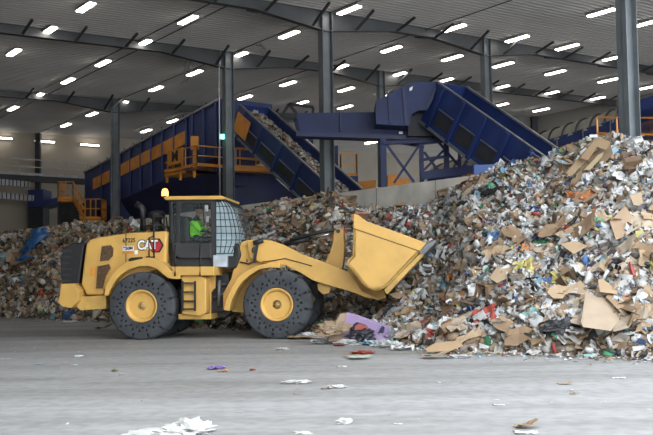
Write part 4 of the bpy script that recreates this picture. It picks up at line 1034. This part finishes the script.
def item(kind, P, n, size, col, label, group=None, spin=None, tilt=(0, 0, 0), name=None, lift=0, flatz=1, cat=None, var=None):
    me = random.choice(KM[kind]) if var is None else KM[kind][var % len(KM[kind])]
    o = bpy.data.objects.new(name or me.name.split('.')[0], me); COL.objects.link(o); P = V(P)+V(n)*lift
    o.location = P; o.scale = (size, size, size*flatz); o.color = (*CN.get(col, col if not isinstance(col, str) else (.5, .5, .5)), 1)
    o.rotation_euler = orient(n, random.uniform(0, 6.28) if spin is None else spin, tilt)
    tag(o, label, cat or {'cardboard': 'cardboard', 'paper': 'paper', 'bag': 'bag', 'wad': 'litter', 'bottle': 'bottle', 'can': 'can', 'box': 'box'}[kind], group)
    if kind == 'bottle':
        c = bpy.data.objects.new('bottle_cap', KM['cap'][0]); COL.objects.link(c); c.parent = o; c.color = (*CN[random.choice(['blue', 'white', 'red'])], 1)
    return o
random.seed(21)
def hidden(u, v_img): return (96 < u < 172 and v_img > 234) or (168 < u < 214 and v_img > 205) or (240 < u < 312 and v_img > 268) or (352 < u < 410 and 232 < v_img < 280)
def fill(kind, N, cols, smin, smax, desc, lift, tiltamp, u0=-5, u1=658, pr=.55, va=.02, vb=.84, var=None):
    k = 0; guard = 0
    while k < N and guard < N*20:
        guard += 1
        u = random.uniform(max(345, u0), u1) if random.random() < pr else random.uniform(u0, 345)
        v = random.uniform(va, vb); P, n = surf(np.array([u2i(u)]), np.array([v*NV])); P, n = V(P[0]), V(n[0]); n = -n if n.z < 0 else n
        pu, pv = proj(P)
        if not (-8 < pu < 661 and pv < 370) or hidden(pu, pv): continue
        s = random.uniform(smin, smax)*(1.15 if u < 345 else 1); col = random.choice(cols)
        if col in ('red', 'blue', 'yellow', 'orange', 'teal', 'pink', 'green', 'light blue'): s = min(s, smin*1.35)
        lab = f'{col} {desc} {zone(pu, v)}'
        item(kind, P, n, s, col, lab, lab, tilt=[random.gauss(0, tiltamp) for _ in range(3)], lift=lift*s, var=None if var is None else var+random.randrange(4)); k += 1
fill('cardboard', 205, ['brown', 'tan', 'tan', 'dark brown', 'beige'], .20, .52, 'bent cardboard piece', .12, .35)
fill('cardboard', 55, ['tan', 'brown', 'beige'], .40, .85, 'long flattened cardboard strip', .10, .16, 400, 658, 1.0, .02, .34, 12)
fill('paper', 290, ['white', 'white', 'pale grey', 'white', 'pale grey', 'white', 'beige', 'light blue', 'yellow', 'pink', 'red', 'blue', 'pale grey', 'orange', 'teal', 'white'], .20, .50, 'crumpled paper or film scrap', .12, .5)
fill('bag', 170, ['white', 'white', 'clear grey', 'pale grey', 'black', 'clear grey', 'white', 'grey'], .12, .26, 'crumpled plastic bag', .1, .4)
fill('bottle', 120, ['clear grey', 'white', 'clear grey', 'light blue', 'green', 'clear grey'], .18, .28, 'plastic bottle lying', .12, .3)
fill('can', 60, ['red', 'grey', 'blue', 'green', 'orange'], .10, .16, 'dented drink can lying', .2, .4)
fill('box', 60, ['brown', 'tan', 'dark brown', 'white'], .22, .42, 'open carton lying', -.1, .9)
# named pieces of the heap, seen in the photograph
def at_heap(u, v_img):
    best = None
    for j in range(0, NV-8):
        for di in (-2, -1, 0, 1, 2):
            i = int(u2i(u))+di; p = V(Zg[i, j]); a, b = proj(p); e = (a-u)**2+(b-v_img)**2
            if best is None or e < best[0]: best = (e, i, j, p)
    _, i, j, p = best; P, n = surf(np.array([float(i)]), np.array([float(j)])); n = V(n[0]); return p, (n if n.z > 0 else -n)
def named(kind, u, v, size, col, label, cat=None, nm=None, lift=.15, spin=0., tilt=(0, -.35, 0), var=0, flatz=1.):
    if kind == 'bag': size *= .50; lift += .12
    if kind == 'box': size *= .8
    p, n = at_heap(u, v); return item(kind, p, n, size, col, label, None, spin, tilt, nm, lift*size, flatz, cat, var)
def board(name, pts, Yb, th, col, label, cat='cardboard', lean=0.0, m=None):     # flat sheet whose outline is traced at its own distance, leaning back with the heap
    vs = []
    vmax = max(v for _, v in pts)
    for u, v in pts: vs.append(at(u, v, Yb+(vmax-v)*lean))
    o = MB().prism(vs, (0, th, th*.3)).build(name, m or M['kraft']); o.color = (*(CN[col] if isinstance(col, str) else col), 1); return tag(o, label, cat)
def hy_at(u, v): p, n = at_heap(u, v); return p.y
board('cardboard_sheet', [(586,291),(597,297),(627,300),(619,320),(611,331),(583,327),(581,322)], hy_at(600,330)-.55, .02, (.52,.40,.29), 'pale flat cardboard sheet lying low on the right heap below a bigger brown board', lean=.030)
board('cardboard_sheet', [(620,279),(629,278),(650,294),(640,303),(624,316),(606,297)], hy_at(622,312)-.45, .02, (.42,.29,.17), 'large brown cardboard board leaning behind the pale flat sheet at right', lean=.032)
board('cardboard_sheet', [(598,280),(603,279),(616,289),(617,294),(600,292)], hy_at(606,292)-.5, .02, (.50,.35,.21), 'folded triangular cardboard flap just above the pale flat sheet', lean=.028)
cy_ = hy_at(588,168)
board('cardboard_sheet', [(566,173),(577,160),(590,146),(596,150),(584,163),(572,176)], cy_-.30, .05, (.34,.235,.13), 'lower left folded side of the big brown carton sticking up at the heap crest', lean=.02)
board('cardboard_sheet', [(580,158),(594,140),(600,138),(611,142),(606,150),(597,147),(588,160)], cy_-.22, .05, (.29,.195,.105), 'upper folded side of the big brown carton sticking up at the heap crest', lean=.02)
board('cardboard_sheet', [(577,174),(590,156),(603,147),(611,145),(613,154),(600,168),(588,172)], cy_-.36, .04, (.22,.145,.08), 'dark inner side of the big brown carton on the crest', lean=.03)
board('cardboard_sheet', [(584,170),(598,155),(604,152),(602,157),(590,170)], cy_-.42, .03, (.38,.30,.17), 'light torn strip inside the big brown carton on the crest', lean=.03)
board('plastic_crate_lid', [(601,158),(615,146),(619,150),(606,161)], hy_at(610,160)-.45, .04, 'light blue', 'light blue flat tray lying on the crest next to the big folded carton', 'tray', lean=.02)
board('cardboard_sheet', [(489,278),(497,267),(514,265),(520,268),(510,277),(497,283)], hy_at(505,277)-.35, .02, (.44,.32,.2), 'long tan cardboard flap halfway up the middle of the right heap', lean=.03)
board('cardboard_sheet', [(560,244),(576,241),(588,246),(574,254)], hy_at(574,252)-.3, .02, (.48,.34,.21), 'tan diamond shaped cardboard piece halfway up the right heap', lean=.03)
board('cardboard_sheet', [(425,349),(436,343),(459,341),(463,346),(450,351),(428,352)], hy_at(445,350)-.5, .03, (.45,.31,.18), 'long tan cardboard strip at the foot of the right heap', lean=.02)
board('cardboard_sheet', [(610,222),(625,206),(632,215),(628,235),(616,240)], hy_at(620,235)-.3, .03, (.43,.30,.19), 'curved brown cardboard sheet high on the right heap near the edge', lean=.02)
board('cardboard_sheet', [(630,196),(641,192),(645,212),(637,213)], hy_at(638,212)-.3, .03, (.5,.37,.24), 'tan upright carton side high on the right heap at the right edge', lean=.02)
for k, (u0, u1, col, lb_, v0, v1, w_) in enumerate([(26, 46, 'blue', 'blue plastic tarpaulin draped down the left heap', 236, 268, .55)]):
    pts = []; 
    ev = []; ef = []
    for i in range(13):
        t = i/12; u = u1-(u1-u0)*t; v = v0+(v1-v0)*t
        for j in range(4):
            p, n = at_heap(u+(j-1.5)*(4.2-2*t), v); ev.append(p+n*(.46+.10*noise.noise(V((i*.7, j*1.3, 1)))))
    for i in range(12):
        for j in range(3): ef.append((i*4+j, (i+1)*4+j, (i+1)*4+j+1, i*4+j+1))
    mb = MB().add(ev, ef, 0, True); o = mb.build('tarpaulin', M['film']); o.color = (.04, .16, .42, 1); so = o.modifiers.new('s', 'SOLIDIFY'); so.thickness = .02; tag(o, lb_, 'tarpaulin')
named('bag', 4, 258, .9, 'light blue', 'light blue plastic sheet heaped at the left edge of the low heap', nm='plastic_sheet', lift=.1)
named('box', 22, 262, .9, 'tan', 'big tan carton on the low heap just left of the blue tarpaulin', lift=0)
named('bag', 70, 318, .6, 'blue', 'blue plastic bag at the heap foot behind the loader counterweight', lift=.1)
named('can', 44, 316, .2, 'green', 'bright green round tub at the foot of the left heap', 'tub', 'plastic_tub', lift=.5)
named('bag', 585, 198, .45, 'orange', 'bright orange plastic bag high on the right heap', lift=.2)
named('bag', 574, 205, .4, 'white', 'white plastic bag directly below the orange bag', lift=.2)
named('bag', 616, 176, .48, 'white', 'large white bag high on the right heap below the light blue tray', lift=.2, var=3)
named('bag', 597, 227, .4, 'green', 'bright green plastic bag halfway up the right heap', lift=.2, var=2)
named('bag', 576, 224, .5, 'black', 'black plastic bag left of the bright green bag', lift=.2, var=1)
named('bag', 558, 331, .55, 'black', 'grey black refuse bag at the foot of the right heap', lift=.3, var=4)
named('bag', 487, 193, .6, 'black', 'black bag in the shadow near the blue guard plate', lift=.2, var=1)
named('bag', 616, 266, .45, 'black', 'black crumpled bag above the large brown board', lift=.2, var=2)
named('bag', 551, 284, .30, 'blue', 'round blue plastic ball-like bag low in the middle of the right heap', lift=.3, var=0)
named('paper', 562, 282, .4, 'yellow', 'yellow wrapper next to the round blue bag', lift=.2)
named('bag', 543, 247, .55, 'green', 'green netting bag halfway up the middle of the right heap', lift=.15, var=5)
named('paper', 524, 271, .4, 'yellow', 'yellow green wrapper beside the long tan flap', lift=.2, var=1)
named('bottle', 630, 272, .3, 'red', 'red bottle above the large brown board at right', lift=.3, spin=1.5)
named('paper', 538, 157, .5, 'blue', 'small blue wrapper near the crest of the right heap', lift=.2)
named('bag', 563, 167, .5, 'light blue', 'light blue wrapper left of the big folded carton on the crest', lift=.2)
named('box', 362, 222, .55, (.55,.30,.2), 'reddish printed carton on the heap above the bucket lip', lift=0)
named('box', 445, 196, .6, 'tan', 'tan open carton on the heap in front of the push wall top', lift=0)
named('cardboard', 340, 202, .75, 'dark brown', 'dark brown crumpled cardboard hump in front of the central column', lift=.1, var=5)
named('cardboard', 326, 200, .6, 'brown', 'brown torn cardboard left of the dark hump by the central column', lift=.1, var=9)
named('bag', 478, 310, .45, 'black', 'black tyre-like bag low on the right heap', lift=.2, var=2)
named('paper', 486, 317, .45, 'red', 'bright red wrapper low on the right heap', lift=.2, var=1)
named('bag', 415, 330, .7, 'white', 'white crumpled plastic sheet at the heap foot right of the lilac carton', lift=.1, var=5)
# lilac carton with printed picture, against the front of the loader
pl = ground(366, 344); r = empty('printed_carton', pl, 'crushed lilac carton with a black and red print lying in front of the loader', 'carton')
Yc = pl.y
def cart(name, pts, m, dy=0, th=.5, col=None):
    o = MB().prism([at(u, v, Yc+dy) for u, v in pts], (0, th, 0)).build(name, m, r, bevel=.02)
    if col: o.color = (*col, 1)
    return o
cart('carton_body', [(336,342),(337,318),(348,313),(356,315),(367,319),(378,323),(388,326),(397,338),(396,342)], M['kraft'], .05, .6, (.42,.31,.52))
cart('side_flap', [(327,342),(333,326),(340,314),(347,313),(345,322),(343,341)], M['kraft'], 0, .3, (.45,.33,.22))
cart('printed_panel', [(351,341),(351,326),(357,322),(366,325),(371,331),(370,341)], M['kraft'], -.02, .05, (.03,.03,.05))
cart('red_print', [(354,332),(355,326),(359,323.5),(366,325.5),(369,329),(367,331),(361,330),(357,332)], M['kraft'], -.05, .03, (.45,.12,.10))
cart('dark_band', [(373,342),(382,326),(385,327),(381,342)], M['kraft'], -.03, .05, (.04,.04,.08))
for nm_, u_, v_, d_, sz_, co_, lb_ in (('crumpled_wad', 361, 336, -.18, .42, (.03, .03, .04), 'black crumpled film clinging to the front of the lilac carton'), ('crumpled_wad', 386, 337, -.10, .34, (.40, .31, .48), 'torn lilac wad at the right end of the lilac carton'), ('crumpled_wad', 334, 328, -.05, .40, (.36, .26, .17), 'brown crushed flap on the left end of the lilac carton')):
    item('wad', at(u_, v_, Yc+d_), (0, -.5, .8), sz_, co_, lb_, None, .3, (0, 0, 0), nm_, 0, .6, 'litter')
gp = lambda u, v: ground(u, v)
UP = V((0, 0, 1))
def fl(kind, u, v, size, col, label, cat=None, nm=None, var=0, flatz=.6, spin=0., lift=.12):
    if kind == 'bag': kind = 'wad'; size *= .78
    if kind == 'paper': flatz = max(flatz, .35); size *= .85
    return item(kind, gp(u, v), UP, size, col, label, None, spin, (0, 0, 0), nm, lift*size, flatz, cat, var)
fl('cardboard', 304, 333, .55, 'tan', 'tan cardboard scrap at the front tyre of the loader', var=1); fl('cardboard', 318, 336, .5, 'brown', 'brown cardboard scrap between front tyre and lilac carton', var=2)
fl('bag', 327, 343.5, .42, 'white', 'white crumpled paper wad on the floor left of the lilac carton', var=1)
fl('bag', 314, 342, .22, 'white', 'small white cup-like wad by the front tyre', var=3)
for u, v, sz, co, kd, lb_ in ((300,340,.35,'tan','cardboard','tan scrap touching the foot of the front tyre'), (309,339,.3,'white','bag','white wad among scraps right of the front tyre'), (322,340,.38,'beige','cardboard','beige carton scrap left of the lilac carton'), (332,336,.5,'brown','cardboard','brown flap leaning on the lilac carton from the left'),
    (350,346,.25,'pale grey','bag','pale wad in front of the lilac carton, left'), (368,346,.22,'light blue','bag','light blue wad in front of the lilac carton'), (379,347,.26,'clear grey','bag','clear film wad in front of the lilac carton, right'), (392,349,.3,'white','bag','white wad at the right end of the lilac carton'), (403,351,.3,'white','paper','white paper scrap right of the lilac carton'), (340,347,.16,'red','paper','small red scrap below the lilac carton')):
    fl(kd, u, v-.8, sz*1.7, co, lb_, var=int(u) % 4, flatz=.75)
fl('cardboard', 104, 330, .5, 'dark brown', 'brown cardboard flap on the floor behind the rear tyre', var=1, spin=.4)
fl('bag', 69, 323, .4, 'white', 'white plastic wrapper on the floor left of the rear tyre', var=5, flatz=.4)
fl('cardboard', 226, 329, .2, 'yellow', 'small yellow box under the loader joint', 'box', 'small_box', var=3, flatz=1)
fl('paper', 5, 359, .25, 'white', 'flat white paper at the left edge of the open floor', flatz=.1, lift=.03)
fl('paper', 39, 364.5, .2, 'light blue', 'bluish paper scrap on the left floor', flatz=.3, var=1, lift=.05)
fl('bottle', 79, 357, .17, 'clear grey', 'small bottle with green top on the left floor', spin=.3, flatz=1)
fl('paper', 77, 365, .22, 'white', 'white paper strip below the small bottle', flatz=.1, var=2, lift=.03)
fl('bag', 115, 371.5, .12, (.25,.30,.12), 'small olive wad on the left floor', var=0, flatz=.9); fl('paper', 120, 375, .16, 'white', 'white scrap beside the olive wad', flatz=.15, lift=.03, var=4)
fl('bag', 216, 369, .3, (.35,.25,.55), 'purple and orange wrapper on the floor in front of the loader', nm='wrapper', cat='wrapper', var=3, flatz=.35); fl('paper', 224, 371.5, .22, 'orange', 'orange wrapper scrap beside the purple wrapper', var=3, flatz=.3, lift=.05)
fl('bag', 252.5, 370.5, .1, (.35,.12,.05), 'small rust brown lump on the floor', nm='lump', cat='debris', flatz=.8)
fl('paper', 244, 351, .2, 'light blue', 'pale blue card on the floor below the front tyre', var=5, flatz=.1, lift=.03)
fl('bag', 282, 350, .22, 'pale grey', 'pale crumpled scrap on the floor below the front tyre', var=4, flatz=.5)
fl('bag', 296, 383.5, .24, 'white', 'white crumpled tissue on the middle floor', var=2, flatz=.4); fl('paper', 297.5, 394, .12, 'tan', 'small tan chip on the middle floor', flatz=.3, lift=.05)
fl('paper', 326, 389, .15, 'dark brown', 'small brown scrap on the middle floor', flatz=.2, lift=.04); fl('bag', 337, 388, .2, 'white', 'small pale wad on the middle floor', var=1, flatz=.5)
fl('paper', 341, 366.5, .22, 'white', 'flat white scrap on the floor below the red and green wrappers', flatz=.15, lift=.03, var=6)
fl('bag', 361, 354, .35, 'red', 'red wrapper on the floor in front of the lilac carton', var=4, flatz=.35); fl('cardboard', 352, 357, .32, 'tan', 'tan card scrap on the floor in front of the lilac carton', var=4, flatz=.4)
fl('cardboard', 360, 359, .38, (.5,.62,.5), 'pale green and white carton flap on the floor before the lilac carton', var=3, flatz=.3)
fl('bag', 344, 424, .10, 'white', 'small white cup in the foreground', nm='paper_cup', cat='cup', var=2, flatz=1.3, lift=.3)
fl('paper', 308, 433, .28, 'white', 'white scrap at the bottom edge of the picture', flatz=.2, lift=.03, var=2); fl('paper', 398, 424, .1, 'white', 'tiny white scrap in the foreground, right of the small cup', flatz=.2, lift=.04)
fl('bag', 186, 434, .50, 'white', 'large white crumpled film sheet at the bottom edge', nm='plastic_film', var=6, flatz=.65, spin=.2, lift=.1); fl('bag', 160, 436, .5, 'white', 'low white film trailing at the bottom left of the big crumpled sheet', nm='plastic_film', var=4, flatz=.2, spin=.1, lift=.1)
fl('cardboard', 527, 428, .22, 'brown', 'crumpled brown scrap in the right foreground', var=1, flatz=.7); fl('paper', 526, 433, .25, 'white', 'white scrap below the brown one in the right foreground', flatz=.3, lift=.04)
fl('paper', 565, 384, .2, 'tan', 'tan scrap on the right floor', flatz=.3, lift=.05, var=7); fl('paper', 577, 394, .22, 'brown', 'brown strip on the right floor', flatz=.3, lift=.05, var=8)
fl('paper', 499, 405, .15, 'white', 'white chip on the right floor, left of the tan scraps', flatz=.2, lift=.03); fl('paper', 619, 378, .2, 'white', 'white strip on the floor near the right edge', flatz=.2, lift=.03, var=3)
fl('cardboard', 437, 358.5, .5, 'tan', 'tan bark-like cardboard strip on the floor before the right heap', var=1, flatz=.35); fl('bag', 458, 358, .3, 'pale grey', 'pale wrapper right of the bark-like strip', var=5, flatz=.4)
fl('bottle', 590, 358, .25, 'teal', 'small turquoise bottle lying at the foot of the right heap', flatz=1, spin=.1, lift=.15); fl('can', 614.5, 357, .22, 'blue', 'blue cylindrical can at the foot of the right heap', flatz=1, spin=1.4, lift=.3)
board('foam_slab', [(610,346),(634,347),(634,354),(611,354)], 20.3, .25, (.7,.82,.80), 'pale mint foam slab at the foot of the right heap', 'slab', lean=.0)
# ------------------------------------------------------------------ light
w = bpy.data.worlds.new('overcast'); S.world = w; w.use_nodes = True; bg = w.node_tree.nodes['Background']
bg.inputs['Color'].default_value = (.88, .94, 1.0, 1); bg.inputs['Strength'].default_value = 2.9
vs_ = S.view_settings; vs_.view_transform = 'Standard'; vs_.look = 'None'; vs_.gamma = 1; vs_.use_curve_mapping = False; vs_.exposure = 0.75
